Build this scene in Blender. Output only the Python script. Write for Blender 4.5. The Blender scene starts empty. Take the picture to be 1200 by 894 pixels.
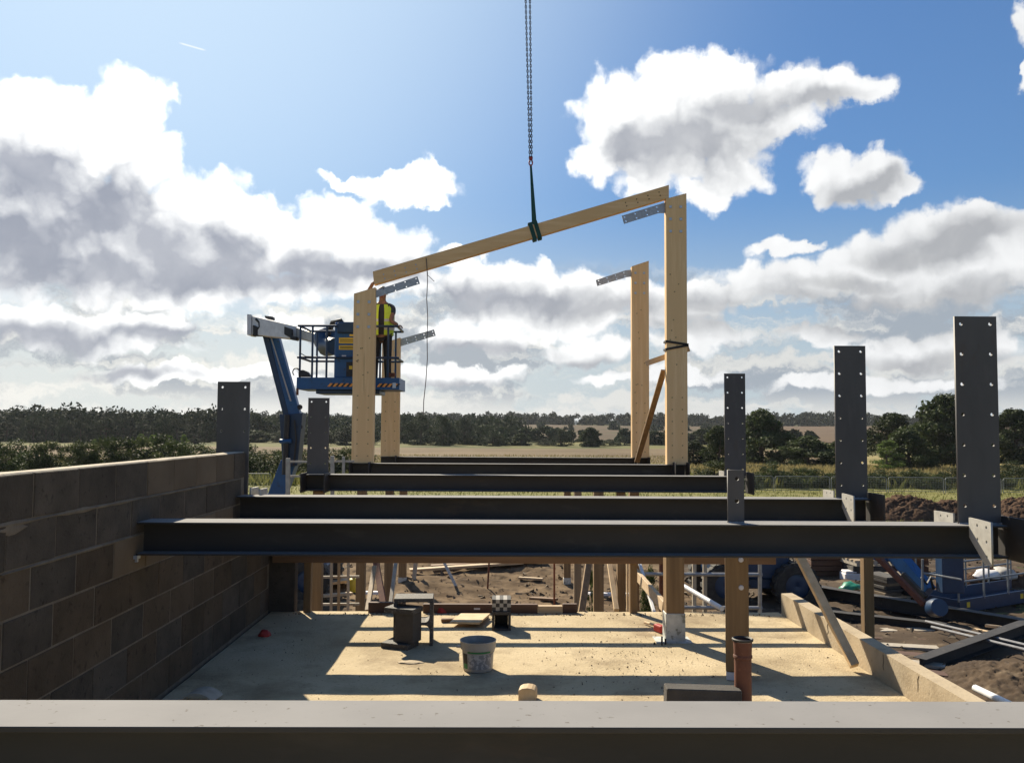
import bpy, bmesh, math, random
import numpy as np
from mathutils import Vector, Matrix, noise

random.seed(7); rng = np.random.default_rng(7)
S = bpy.context.scene
C = S.collection
R = math.radians

# ------------------------------------------------------------------ camera
F, VX, VY, ROLL, EYE = 1010.0, 588.0, 501.3, R(0.35), 1.82
_y = Vector(((VX-600)/F, (447-VY)/F, -1)).normalized()
_z = Vector((math.sin(ROLL), math.cos(ROLL), 0)); _z = (_z - _y*_z.dot(_y)).normalized()
_x = _y.cross(_z)
ROT = Matrix((_x, _y, _z))                      # camera space -> world
CAMPOS = Vector((0, 0, EYE))
cam = bpy.data.objects.new('camera', bpy.data.cameras.new('camera')); C.objects.link(cam)
cam.matrix_world = Matrix.Translation(CAMPOS) @ ROT.to_4x4()
cam.data.sensor_width = 36; cam.data.lens = 36*F/1200
cam.data.clip_start = 0.05; cam.data.clip_end = 8000
S.camera = cam
def ray(px, py): return ROT @ Vector(((px-600)/F, (447-py)/F, -1))
def P(px, py, d):                                # photo pixel at depth y=d -> world point
    r = ray(px, py); return CAMPOS + r*(d/r.y)
def Pz(px, py, z):                               # photo pixel on the level plane z
    r = ray(px, py); return CAMPOS + r*((z-EYE)/r.z)

# ------------------------------------------------------------------ light
SUN = Vector((-0.633, 1.21, 1.0)).normalized()
sun = bpy.data.objects.new('sun', bpy.data.lights.new('sun', 'SUN')); C.objects.link(sun)
sun.data.energy = 5.0; sun.data.angle = R(0.5); sun.data.color = (1.0, 0.89, 0.70)
sun.rotation_euler = SUN.to_track_quat('Z', 'Y').to_euler()
sun.location = (-20, 40, 40)
S.view_settings.view_transform = 'Standard'; S.view_settings.look = 'None'
S.view_settings.gamma = 1; S.view_settings.exposure = 0.9

W = bpy.data.worlds.new('World'); S.world = W; W.use_nodes = True
def build_sky():
    nt = W.node_tree; N = nt.nodes; L = nt.links; N.clear()
    def nd(t, **k):
        n = N.new(t)
        for a, b in k.items(): setattr(n, a, b)
        return n
    def setin(n, i, v):
        if hasattr(v, 'is_output'): L.new(v, n.inputs[i])
        else: n.inputs[i].default_value = v
    def m(op, a, b=0.0, c=0.0, clamp=False):
        n = nd('ShaderNodeMath', operation=op, use_clamp=clamp)
        setin(n, 0, a); setin(n, 1, b); setin(n, 2, c); return n.outputs[0]
    def vm(op, a, b=None, c=None):
        n = nd('ShaderNodeVectorMath', operation=op); setin(n, 0, a)
        if b is not None: setin(n, 1, b)
        if c is not None: setin(n, 2, c)
        return n.outputs['Value'] if op in ('LENGTH', 'DOT_PRODUCT') else n.outputs[0]
    def comb(x, y, z=0.0):
        n = nd('ShaderNodeCombineXYZ'); setin(n, 0, x); setin(n, 1, y); setin(n, 2, z); return n.outputs[0]
    def nz(v, scale, detail=6, rough=.55, dist=0.0, col=False, dim='2D'):
        n = nd('ShaderNodeTexNoise', noise_dimensions=dim); setin(n, 'Vector', v); n.inputs['Scale'].default_value = scale
        n.inputs['Detail'].default_value = detail; n.inputs['Roughness'].default_value = rough; n.inputs['Distortion'].default_value = dist
        return n.outputs['Color' if col else 'Fac']
    def ss(v, a, b, lo=0.0, hi=1.0):
        n = nd('ShaderNodeMapRange', interpolation_type='SMOOTHSTEP'); setin(n, 0, v)
        for i, q in ((1, a), (2, b), (3, lo), (4, hi)): n.inputs[i].default_value = q
        return n.outputs[0]
    def mix(f, a, b):
        n = nd('ShaderNodeMix', data_type='RGBA'); setin(n, 0, f); setin(n, 6, a); setin(n, 7, b); return n.outputs[2]
    sky = nd('ShaderNodeTexSky', sky_type='NISHITA', sun_disc=False)
    sky.sun_elevation = math.asin(SUN.z); sky.sun_rotation = math.atan2(SUN.x, SUN.y)
    sky.air_density = 1.0; sky.dust_density = 0.12; sky.ozone_density = 1.6
    D = nd('ShaderNodeTexCoord').outputs['Generated']
    sep = nd('ShaderNodeSeparateXYZ'); L.new(D, sep.inputs[0])
    X, Y, Z = sep.outputs
    az = m('ARCTAN2', X, Y); el = m('ARCSINE', Z)
    UV = comb(az, el)
    # domain warp: broad billows and fine curls
    w1 = vm('SUBTRACT', nz(UV, 9.0, 3, .5, 0, True), (.5, .5, .5))
    w2 = vm('SUBTRACT', nz(UV, 34.0, 5, .6, 0, True), (.5, .5, .5))
    Pw = vm('MULTIPLY_ADD', w1, (.05, .045, 0), UV)
    Pw = vm('MULTIPLY_ADD', w2, (.026, .026, 0), Pw)
    vor = nd('ShaderNodeTexVoronoi', feature='F1', voronoi_dimensions='2D'); L.new(Pw, vor.inputs['Vector']); vor.inputs['Scale'].default_value = 30
    vor.inputs['Detail'].default_value = 1.0; vor.inputs['Roughness'].default_value = .5
    puff = m('SUBTRACT', .5, vor.outputs['Distance'])
    fine = m('SUBTRACT', nz(UV, 60.0, 5, .62), .5)
    P1 = vm('MULTIPLY_ADD', w2, (.012, .012, 0), vm('MULTIPLY_ADD', w1, (.05, .045, 0), UV))
    def field(blobs, k=.18, Pw=Pw):
        cur = None
        for (px, py, rx, ry) in blobs:
            r = ray(px, py).normalized(); a = math.atan2(r.x, r.y); e = math.asin(r.z)
            ra, re = rx/F*math.cos(a)**2, ry/F*math.cos(e)**2*math.cos(a)
            v = vm('MULTIPLY_ADD', Pw, (1/ra, 1/re, 0), (-a/ra, -e/re, 0))
            d = m('SUBTRACT', 1.0, vm('LENGTH', v))
            cur = d if cur is None else m('SMOOTH_MAX', cur, d, k)
        return cur
    white = [(722,135,62,58),(790,105,62,52),(850,92,62,34),(925,105,62,30),(985,108,50,28),(820,150,130,70),(700,185,45,38),(770,200,75,34),
             (850,205,52,30),(826,225,36,20),(905,150,60,32),
             (968,203,42,34),(1018,192,36,30),(1052,214,26,20),(1000,215,50,24),
             (1140,258,52,30),(1090,275,70,36),(1045,292,60,34),(1165,295,70,50),(1015,310,70,30),(925,330,110,28),(1110,330,140,40),(915,293,46,14),(945,288,28,10),
             (1121,278,50,30),(1086,305,60,30),(726,173,50,36),(780,165,60,50),(840,140,60,46),(1036,203,26,22),(1005,205,40,26),(6,267,60,50),(252,275,50,34),(960,112,62,34),(1012,108,40,27),
             (1196,28,30,34),(1198,88,14,20),
             (55,125,95,42),(150,120,50,42),(95,165,90,50),(165,190,60,44),(20,200,110,90),(120,260,170,80),(245,235,58,44),(300,262,62,34),(180,310,180,62),
             (345,290,90,46),(400,262,60,36),(455,290,62,34),(420,320,100,38),(60,305,160,60),(250,335,200,26),
             (505,210,42,22),(445,214,44,17),(478,228,50,16),(400,214,36,9),
             (100,385,170,30),(560,395,75,22),(690,408,60,18),(530,440,110,13),(820,402,70,18),(960,397,60,13),(1090,410,130,24),(330,385,60,20),(250,440,160,14),(760,440,120,10),(1010,448,150,12),
             (560,335,60,34),(620,330,52,28),(675,338,46,34),(630,365,130,36),(730,350,60,26),(850,345,70,24),(790,365,90,30),(540,300,30,14)]
    grey = [(815,168,88,42),(880,130,72,24),(770,180,60,30),(960,122,46,12),(742,172,40,26),
            (1000,222,44,15),(1030,210,24,12),(1120,288,50,30),(1150,275,46,22),(1060,300,40,18),(980,358,150,24),(1120,365,150,30),(1000,332,70,10),
            (45,215,80,56),(130,240,72,50),(25,290,130,56),(190,290,62,38),(110,320,150,30),(270,300,50,38),(310,328,140,22),(355,318,60,24),(440,318,70,20),(240,325,110,30),
            (60,394,110,20),(190,390,80,13),(1010,378,230,17),(820,386,100,12),(560,412,85,11),(690,424,75,9),(1090,424,130,12),(110,436,130,9),(540,452,100,8),
            (550,350,60,22),(640,358,90,20),(720,365,60,16),(860,366,120,18)]
    fw = field(white); fg = field(grey, .25, P1)
    fw2 = m('ADD', fw, m('ADD', m('MULTIPLY', puff, .40), m('MULTIPLY', fine, .26)))
    mw = ss(fw2, -.11, .29)
    fg2 = m('ADD', fg, m('ADD', m('MULTIPLY', puff, -.22), m('MULTIPLY', fine, .30)))
    mg = ss(fg2, -.62, .75)
    # layered bank that runs round the whole horizon
    lay = comb(m('MULTIPLY', az, 5.5), m('MULTIPLY', el, 30.0), 3.7)
    lw = vm('MULTIPLY_ADD', w2, (.8, 1.0, .3), lay)
    ln = nz(lw, 1.0, 7, .56)
    low = ss(el, .085, .21, 1.0, 0.0)
    mb = m('MULTIPLY', ss(m('ADD', ln, m('MULTIPLY', low, .16)), .50, .68), ss(el, .15, .20, 1.0, 0.0))
    gb = m('ADD', nz(vm('ADD', lw, (-.12, .42, 0)), 1.0, 5, .55), m('MULTIPLY', low, .10))
    mbg = m('MULTIPLY', ss(gb, .47, .68), ss(el, .01, .05))
    # heaped clouds in the rest of the sky, outside the view
    hp = nz(vm('MULTIPLY_ADD', w2, (.05, .05, .05), vm('MULTIPLY', D, (1, 1, 1.7))), 3.4, 7, .56, dim='3D')
    outside = m('MULTIPLY', ss(m('ABSOLUTE', az), .62, .85), ss(el, .5, .7, 1.0, 0.0))
    mh = m('MULTIPLY', m('MULTIPLY', ss(hp, .57, .68), outside), ss(el, .10, .2))
    mhg = ss(hp, .60, .72)
    # colours (radiance before the Background strength)
    sd = nd('ShaderNodeVectorMath', operation='DOT_PRODUCT'); L.new(D, sd.inputs[0]); sd.inputs[1].default_value = SUN
    near = ss(sd.outputs['Value'], .60, 1.0)
    cw = mix(near, (8.6, 8.7, 8.8, 1), (15.0, 15.0, 14.6, 1))
    gvar = ss(nz(P1, 13.0, 4, .55), .3, .7)
    cg = mix(gvar, mix(near, (4.1, 4.25, 4.5, 1), (3.3, 3.6, 4.35, 1)), mix(near, (5.4, 5.5, 5.6, 1), (4.5, 4.75, 5.4, 1)))
    cb = mix(near, (7.0, 7.0, 6.8, 1), (9.8, 9.6, 8.9, 1))
    cbg = mix(near, (3.5, 3.95, 4.5, 1), (4.6, 4.9, 5.2, 1))
    lum = vm('DOT_PRODUCT', sky.outputs[0], (.25, .6, .15))
    soft = m('DIVIDE', 1.25, m('ADD', 1.0, m('DIVIDE', lum, 6.5)))       # the camera's soft shoulder towards the sun
    sc_ = nd('ShaderNodeVectorMath', operation='SCALE'); L.new(sky.outputs[0], sc_.inputs[0]); L.new(soft, sc_.inputs[3])
    base = vm('MULTIPLY', sc_.outputs[0], (.71, .945, 1.18))
    veil = m('MULTIPLY', m('POWER', near, 3.2), .5)
    base = mix(veil, base, (9.8, 11.6, 12.4, 1))
    hz = ss(el, .02, .27, .92, 0.0)
    base = mix(hz, base, mix(near, (5.0, 5.7, 6.2, 1), (8.8, 8.7, 8.1, 1)))
    # a faint short contrail
    c0 = ray(208, 50).normalized(); c1 = ray(243, 60).normalized()
    a0, e0, a1, e1 = math.atan2(c0.x, c0.y), math.asin(c0.z), math.atan2(c1.x, c1.y), math.asin(c1.z)
    ang = math.atan2(e1-e0, a1-a0); ln_ = math.hypot(a1-a0, e1-e0)
    du = m('SUBTRACT', az, (a0+a1)/2); dv = m('SUBTRACT', el, (e0+e1)/2)
    along = m('ADD', m('MULTIPLY', du, math.cos(ang)), m('MULTIPLY', dv, math.sin(ang)))
    across = m('SUBTRACT', m('MULTIPLY', dv, math.cos(ang)), m('MULTIPLY', du, math.sin(ang)))
    trail = m('MULTIPLY', ss(m('ABSOLUTE', along), ln_*.3, ln_*.5, 1, 0), ss(m('ABSOLUTE', across), .0003, .0012, 1, 0))
    base = mix(m('MULTIPLY', trail, .5), base, (11, 11, 11, 1))
    col = mix(mh, base, mix(mhg, cw, cg))
    col = mix(m('MULTIPLY', mb, .92), col, mix(mbg, cb, cbg))
    lump = m('MULTIPLY', m('SUBTRACT', vor.outputs['Distance'], .35), 1.1)
    mg2 = m('ADD', m('MULTIPLY', mg, .94), m('MULTIPLY', lump, .22), clamp=True)
    col = mix(mw, col, mix(mg2, cw, cg))
    col = mix(ss(el, -.06, 0.0, 1.0, 0.0), col, (1.3, 1.2, .9, 1))
    bg = nd('ShaderNodeBackground'); L.new(col, bg.inputs[0]); bg.inputs[1].default_value = 0.058
    W.cycles.sampling_method = 'MANUAL'; W.cycles.sample_map_resolution = 512
    out = nd('ShaderNodeOutputWorld'); L.new(bg.outputs[0], out.inputs[0])
build_sky()

# ------------------------------------------------------------------ materials
def mat(name, c1, c2=None, scale=6, rough=.7, metal=0.0, bump=0.0, bscale=60, stretch=(1, 1, 1), c3=None, s3=40, t3=(.62, .72),
        rvar=0.0, trans=0.0, spec=.5, detail=5, lo=.35, hi=.65, c4=None, s4=1, t4=(.5, .65)):
    M = bpy.data.materials.new(name); M.use_nodes = True
    nt = M.node_tree; N = nt.nodes; L = nt.links; N.clear()
    out = N.new('ShaderNodeOutputMaterial'); b = N.new('ShaderNodeBsdfPrincipled')
    b.inputs['Roughness'].default_value = rough; b.inputs['Metallic'].default_value = metal
    b.inputs['Specular IOR Level'].default_value = spec
    tc = N.new('ShaderNodeTexCoord'); oi = N.new('ShaderNodeObjectInfo')
    off = N.new('ShaderNodeVectorMath'); off.operation = 'MULTIPLY_ADD'
    cr = N.new('ShaderNodeCombineXYZ')
    for i in range(3): L.new(oi.outputs['Random'], cr.inputs[i])
    L.new(cr.outputs[0], off.inputs[0]); off.inputs[1].default_value = (31, 17, 53); L.new(tc.outputs['Object'], off.inputs[2])
    mp = N.new('ShaderNodeVectorMath'); mp.operation = 'MULTIPLY'; L.new(off.outputs[0], mp.inputs[0]); mp.inputs[1].default_value = stretch
    def noi(sc, det=detail, ro=.6, src=None):
        n = N.new('ShaderNodeTexNoise'); L.new((src or mp).outputs[0], n.inputs['Vector']); n.inputs['Scale'].default_value = sc
        n.inputs['Detail'].default_value = det; n.inputs['Roughness'].default_value = ro; return n.outputs['Fac']
    def rng_(v, a, bb):
        n = N.new('ShaderNodeMapRange'); L.new(v, n.inputs[0]); n.inputs[1].default_value = a; n.inputs[2].default_value = bb; return n.outputs[0]
    def mx(f, a, bb):
        n = N.new('ShaderNodeMix'); n.data_type = 'RGBA'
        for i, q in ((0, f), (6, a), (7, bb)):
            if hasattr(q, 'is_output'): L.new(q, n.inputs[i])
            else: n.inputs[i].default_value = q if i == 0 else (*q, 1)
        return n.outputs[2]
    col = mx(rng_(noi(scale), lo, hi), c1, c2) if c2 else None
    if c3: col = mx(rng_(noi(s3, 3), *t3), col if col is not None else c1, c3)
    if c4: col = mx(rng_(noi(s4, 9, .68), *t4), col, c4)
    if rvar:
        h = N.new('ShaderNodeHueSaturation')
        if col is not None: L.new(col, h.inputs['Color'])
        else: h.inputs['Color'].default_value = (*c1, 1)
        L.new(rng_(oi.outputs['Random'], 0, 1), h.inputs['Value'])
        N_ = h.inputs['Value'].links[0].from_node; N_.inputs[3].default_value = 1-rvar; N_.inputs[4].default_value = 1+rvar
        col = h.outputs[0]
    if col is None: b.inputs['Base Color'].default_value = (*c1, 1)
    else: L.new(col, b.inputs['Base Color'])
    if bump:
        bp = N.new('ShaderNodeBump'); bp.inputs['Strength'].default_value = min(1, bump); bp.inputs['Distance'].default_value = .01
        L.new(noi(bscale, 4), bp.inputs['Height']); L.new(bp.outputs[0], b.inputs['Normal'])
    sh = b.outputs[0]
    if trans:
        t = N.new('ShaderNodeBsdfTranslucent')
        if col is None: t.inputs[0].default_value = (*c1, 1)
        else: L.new(col, t.inputs[0])
        mxs = N.new('ShaderNodeMixShader'); mxs.inputs[0].default_value = trans; L.new(sh, mxs.inputs[1]); L.new(t.outputs[0], mxs.inputs[2]); sh = mxs.outputs[0]
    L.new(sh, out.inputs[0]); return M

GR = {'x': (.06, 1, 1), 'y': (1, .06, 1), 'z': (1, 1, .06)}
M_steel = mat('grey_steel_primer', (.029, .026, .024), (.042, .038, .035), 3, .6, 0, .06, 120, c3=(.062, .055, .05), s3=9, t3=(.6, .8), stretch=(.35, 1, 1), c4=(.075, .052, .038), s4=4, t4=(.60, .75))
def sunlit_dust(M, c1, c2):
    """paints faces that point up paler: sunlit tops, mottled with dust"""
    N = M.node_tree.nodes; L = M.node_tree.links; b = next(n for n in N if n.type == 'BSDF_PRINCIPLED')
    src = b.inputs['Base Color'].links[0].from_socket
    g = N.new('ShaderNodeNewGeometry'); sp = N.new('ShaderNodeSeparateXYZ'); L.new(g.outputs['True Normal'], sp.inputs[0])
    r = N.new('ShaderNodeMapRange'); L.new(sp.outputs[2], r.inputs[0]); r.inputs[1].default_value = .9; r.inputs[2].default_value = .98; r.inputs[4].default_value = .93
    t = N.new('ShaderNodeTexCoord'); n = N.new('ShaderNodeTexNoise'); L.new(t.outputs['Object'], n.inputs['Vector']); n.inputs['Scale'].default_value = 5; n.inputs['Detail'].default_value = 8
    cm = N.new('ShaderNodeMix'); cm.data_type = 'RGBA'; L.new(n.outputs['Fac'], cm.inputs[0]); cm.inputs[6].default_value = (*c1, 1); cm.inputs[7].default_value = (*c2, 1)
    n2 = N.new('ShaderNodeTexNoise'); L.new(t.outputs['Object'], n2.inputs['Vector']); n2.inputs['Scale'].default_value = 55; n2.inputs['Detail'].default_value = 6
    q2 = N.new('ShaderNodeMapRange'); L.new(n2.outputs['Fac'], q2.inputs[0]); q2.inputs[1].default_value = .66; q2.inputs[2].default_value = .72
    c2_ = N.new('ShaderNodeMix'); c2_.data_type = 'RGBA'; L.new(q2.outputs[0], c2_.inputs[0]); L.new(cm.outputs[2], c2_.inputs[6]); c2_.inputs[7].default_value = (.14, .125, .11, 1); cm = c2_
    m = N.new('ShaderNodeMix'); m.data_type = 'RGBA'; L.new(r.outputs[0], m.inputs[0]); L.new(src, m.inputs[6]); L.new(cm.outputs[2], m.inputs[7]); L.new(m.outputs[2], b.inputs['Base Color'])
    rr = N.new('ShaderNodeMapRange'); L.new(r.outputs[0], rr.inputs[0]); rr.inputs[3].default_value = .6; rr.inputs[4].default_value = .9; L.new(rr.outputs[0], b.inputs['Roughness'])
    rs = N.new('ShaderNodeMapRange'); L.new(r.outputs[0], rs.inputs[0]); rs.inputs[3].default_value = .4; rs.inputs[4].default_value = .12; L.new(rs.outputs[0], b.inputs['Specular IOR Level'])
M_plate = mat('plate_primer', (.068, .063, .061), (.092, .086, .083), 3, .6, 0, .06, 120, c3=(.098, .09, .086), s3=9, t3=(.6, .8), stretch=(1, 1, .3), c4=(.085, .062, .048), s4=5, t4=(.60, .75))
sunlit_dust(M_steel, (.21, .205, .20), (.29, .28, .27))  # beam tops carry their sunlit paleness in the colour, with dust mottling
M_steeldk = mat('dark_rolled_steel', (.022, .020, .019), (.035, .032, .03), 5, .7, 0, .1, 60, c3=(.09, .075, .06), s3=7, t3=(.62, .75))
M_edge = mat('bare_steel_edge', (.32, .31, .30), (.25, .24, .23), 20, .45, .3)
M_cleat = mat('galvanised_cleat', (.36, .34, .30), (.46, .44, .39), 14, .55, .1, .1, 90)
M_galv = mat('galvanised_plate', (.30, .32, .34), (.42, .44, .46), 25, .42, .5, .1, 60)
M_galvshoe = mat('galvanised_shoe', (.42, .43, .40), (.60, .60, .56), 12, .6, .15, .2, 30, c3=(.22, .22, .18), s3=18, t3=(.56, .66))
M_bolt = mat('zinc_bolt', (.42, .46, .52), (.5, .54, .58), 20, .4, .5)
def wood(n, a, b, ax, knots=(.30, .16, .07), sc=14, rv=.12, t3=(.70, .78), s3=6, **kw):
    return mat(n, a, b, sc, .72, 0, .25, 40, GR[ax], knots, s3, t3, rv, **kw)
M_glulam = wood('glulam_spruce', (.86, .60, .31), (.77, .50, .235), 'z', (.58, .36, .16), 16, .03, c4=(.78, .52, .25), s4=11, t4=(.50, .56))
M_glulamx = wood('glulam_spruce_rafter', (.84, .57, .29), (.74, .47, .21), 'x', (.55, .33, .15), 16, .03, c4=(.75, .48, .22), s4=11, t4=(.50, .56))
M_post = wood('treated_post', (.255, .160, .072), (.165, .100, .044), 'z', (.09, .05, .026))
M_postpale = wood('weathered_post', (.32, .23, .135), (.22, .155, .09), 'z')
M_board = wood('rail_board', (.22, .125, .060), (.16, .088, .042), 'x')
M_plank = wood('sawn_plank', (.62, .46, .27), (.50, .35, .19), 'y', (.3, .19, .1))
M_plankx = wood('sawn_plank_long', (.56, .42, .26), (.44, .31, .18), 'x', (.28, .18, .1))
M_grey_timber = wood('grey_timber', (.40, .35, .28), (.30, .26, .20), 'z')
M_dark_timber = wood('shutter_ply', (.11, .055, .032), (.075, .038, .022), 'x')
M_ply = mat('plywood', (.60, .45, .27), (.50, .36, .2), 9, .8, 0, .1)
M_dowel = mat('dowel_hole_plug', (.13, .08, .04), None, rough=.9)
M_slab = mat('floor_screed', (.42, .335, .205), (.53, .43, .275), 1.6, .93, 0, .8, 55, c3=(.25, .19, .115), s3=38, t3=(.60, .74), spec=.2, c4=(.235, .175, .105), s4=1.3, t4=(.49, .70))
M_conc = mat('cast_concrete', (.37, .30, .205), (.44, .36, .25), 3, .9, 0, .4, 50, c3=(.27, .21, .145), s3=16, t3=(.62, .75), spec=.2, c4=(.24, .185, .12), s4=2.2, t4=(.52, .74))
M_crack = mat('crack_dark', (.10, .08, .06), None, rough=1)
M_block = mat('concrete_block', (.066, .056, .045), (.098, .083, .066), 5, .95, 0, 1.0, 70, c3=(.040, .034, .028), s3=24, t3=(.60, .74), rvar=.16, spec=.15)
M_mortar = mat('mortar', (.145, .122, .094), (.20, .17, .13), 10, .95, 0, .8, 60, spec=.15)
M_bed = mat('dry_mortar', (.44, .38, .29), (.52, .46, .36), 12, .95, 0, .6, 60, spec=.15)
M_lintel = mat('dark_concrete', (.050, .045, .040), (.075, .068, .06), 6, .9, 0, .6, 70)
M_offcut = mat('offcut_steel', (.055, .050, .045), (.085, .078, .07), 8, .7, 0, .5, 120, c3=(.20, .19, .175), s3=60, t3=(.60, .68))
M_dirt = mat('dirt', (.088, .058, .034), (.195, .137, .082), 1.3, 1, 0, 1.0, 8, c3=(.06, .040, .025), s3=4, t3=(.50, .68), detail=9, spec=.1)
M_soil = mat('dark_soil', (.06, .036, .024), (.10, .062, .04), 2.5, 1, 0, 1.0, 14, detail=8, spec=.1)
M_stones = mat('stones', (.20, .155, .105), (.10, .072, .046), 2.2, .95, rvar=.3)
M_blue = mat('blue_paint', (.012, .074, .20), (.014, .092, .245), 4, .42, 0, .05, 30, c3=(.020, .034, .060), s3=11, t3=(.60, .74), c4=(.05, .075, .11), s4=30, t4=(.66, .72))
M_bluedk = mat('dark_and_shaded_blue', (.008, .028, .070), (.011, .038, .092), 6, .4)
M_white = mat('white_paint', (.74, .74, .73), (.62, .62, .61), 7, .4)
M_black = mat('black_rubber', (.018, .018, .019), (.03, .03, .03), 12, .6)
M_tyre = mat('tyre_rubber', (.025, .023, .02), (.05, .045, .038), 9, .85, 0, .6, 30)
M_yellow = mat('yellow_vinyl', (.78, .53, .03), (.70, .46, .03), 5, .5)
M_orange = mat('orange_stripe', (.85, .34, .05), None, rough=.5)
M_redpaint = mat('red_paint', (.42, .03, .02), (.32, .03, .02), 12, .6)
M_rust = mat('rusty_steel', (.17, .055, .025), (.10, .035, .02), 14, .8)
M_terra = mat('terracotta', (.16, .058, .030), (.115, .042, .024), 9, .7, 0, .15, 50, c3=(.26, .11, .065), s3=14, t3=(.62, .75))
M_tube = mat('scaffold_tube', (.30, .29, .28), (.40, .39, .37), 12, .45, .4)
M_plastic = mat('white_plastic', (.38, .36, .32), (.31, .29, .26), 9, .5, c3=(.30, .28, .25), s3=30, t3=(.6, .7))
M_label = mat('bucket_label', (.42, .41, .40), (.20, .20, .21), 38, .5, lo=.45, hi=.55)
M_green = mat('green_print', (.02, .19, .06), None, rough=.5)
M_sling = mat('green_webbing', (.008, .075, .060), (.006, .05, .045), 60, .8)
M_chain = mat('chain_steel', (.035, .03, .028), (.06, .05, .045), 20, .5, .5)
M_rope = mat('rope', (.12, .10, .09), None, rough=.9)
M_strap = mat('dark_webbing', (.035, .03, .025), None, rough=.8)
M_sheet = mat('white_sheet', (.72, .70, .68), (.6, .58, .6), 3, .7)
M_greensheet = mat('green_sheet', (.015, .16, .09), (.03, .26, .15), 4, .4)
M_card = mat('cardboard', (.20, .115, .06), (.15, .085, .045), 6, .85)
M_skin = mat('skin', (.24, .125, .08), (.19, .098, .064), 12, .55)
M_vest = mat('hi_vis', (.62, .80, .06), (.50, .68, .05), 9, .7)
M_reflect = mat('reflective_tape', (.55, .56, .55), None, rough=.35)
M_shirt = mat('navy_shirt', (.022, .028, .045), (.03, .036, .055), 15, .85)
M_trouser = mat('dark_trousers', (.012, .012, .014), (.02, .02, .022), 14, .85)
M_hair = mat('dark_hair', (.03, .02, .012), None, rough=.6)
M_leafdk = mat('leaf_dark', (.030, .044, .014), (.055, .075, .022), .5, .7, rvar=.25, trans=.22, spec=.2)
M_leafmid = mat('leaf_mid', (.036, .053, .015), (.070, .085, .025), .5, .7, rvar=.25, trans=.25, spec=.2)
M_leafpale = mat('leaf_pale', (.085, .135, .03), (.13, .18, .045), .7, .7, rvar=.2, trans=.35, spec=.2)
M_leaffar = mat('leaf_far', (.019, .030, .014), (.036, .049, .022), .25, .8, rvar=.3, trans=.15, spec=.1)
M_bark = mat('bark', (.07, .05, .035), (.045, .032, .024), 5, .95, 0, .6, 12)
M_fence = mat('galvanised_fence', (.20, .21, .21), (.27, .28, .28), 6, .5, .4)
M_grass = mat('grass', (.11, .115, .032), (.18, .17, .055), .35, .95, 0, .6, 3, c3=(.22, .19, .085), s3=.8, t3=(.5, .7), spec=.1)
M_blades = mat('grass_blades', (.11, .13, .035), (.20, .19, .06), 1.2, .9, trans=.3, spec=.1)
M_dry = mat('dry_grass', (.30, .235, .105), (.22, .185, .08), .12, .95, 0, .5, 2, c3=(.15, .14, .055), s3=.3, t3=(.5, .65), spec=.1)
M_dryblades = mat('dry_blades', (.30, .24, .11), (.19, .17, .07), .8, .9, trans=.3, spec=.1)
M_stubble = mat('stubble', (.165, .122, .070), (.115, .083, .048), .05, .95, 0, .3, 1, spec=.1)
M_plough = mat('ploughed', (.095, .064, .040), (.12, .082, .05), .03, .95, spec=.1)
M_hill = mat('fallow_field', (.105, .072, .044), (.075, .054, .032), .02, .95, c3=(.062, .056, .028), s3=.05, t3=(.5, .65), spec=.1)
M_green_field = mat('pasture', (.10, .10, .035), (.16, .145, .055), .02, .95, c3=(.05, .06, .022), s3=.06, t3=(.5, .62), spec=.1)

# ------------------------------------------------------------------ builders
LOC = {}
def thing(name, label, cat, loc=(0, 0, 0), group=None):
    o = bpy.data.objects.new(name, None); C.objects.link(o); o.location = loc
    o.empty_display_size = .2; o['label'] = label; o['category'] = cat
    if group: o['group'] = group
    LOC[o] = Vector(loc); return o
def link(name, me, m, root=None, parent=None, kind=None):
    o = bpy.data.objects.new(name, me); C.objects.link(o)
    if m and not me.materials: me.materials.append(m)
    if parent or root: o.parent = parent or root
    LOC[o] = LOC[root] if root else Vector((0, 0, 0))
    if kind: o['kind'] = kind
    return o
def tag(o, label, cat, group=None):
    o['label'] = label; o['category'] = cat
    if group: o['group'] = group
    return o
def copy_tree(o, parent=None):
    c = o.copy(); C.objects.link(c)
    if parent: c.parent = parent
    LOC[c] = LOC.get(o, Vector())
    for ch in o.children: copy_tree(ch, c)
    return c
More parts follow.
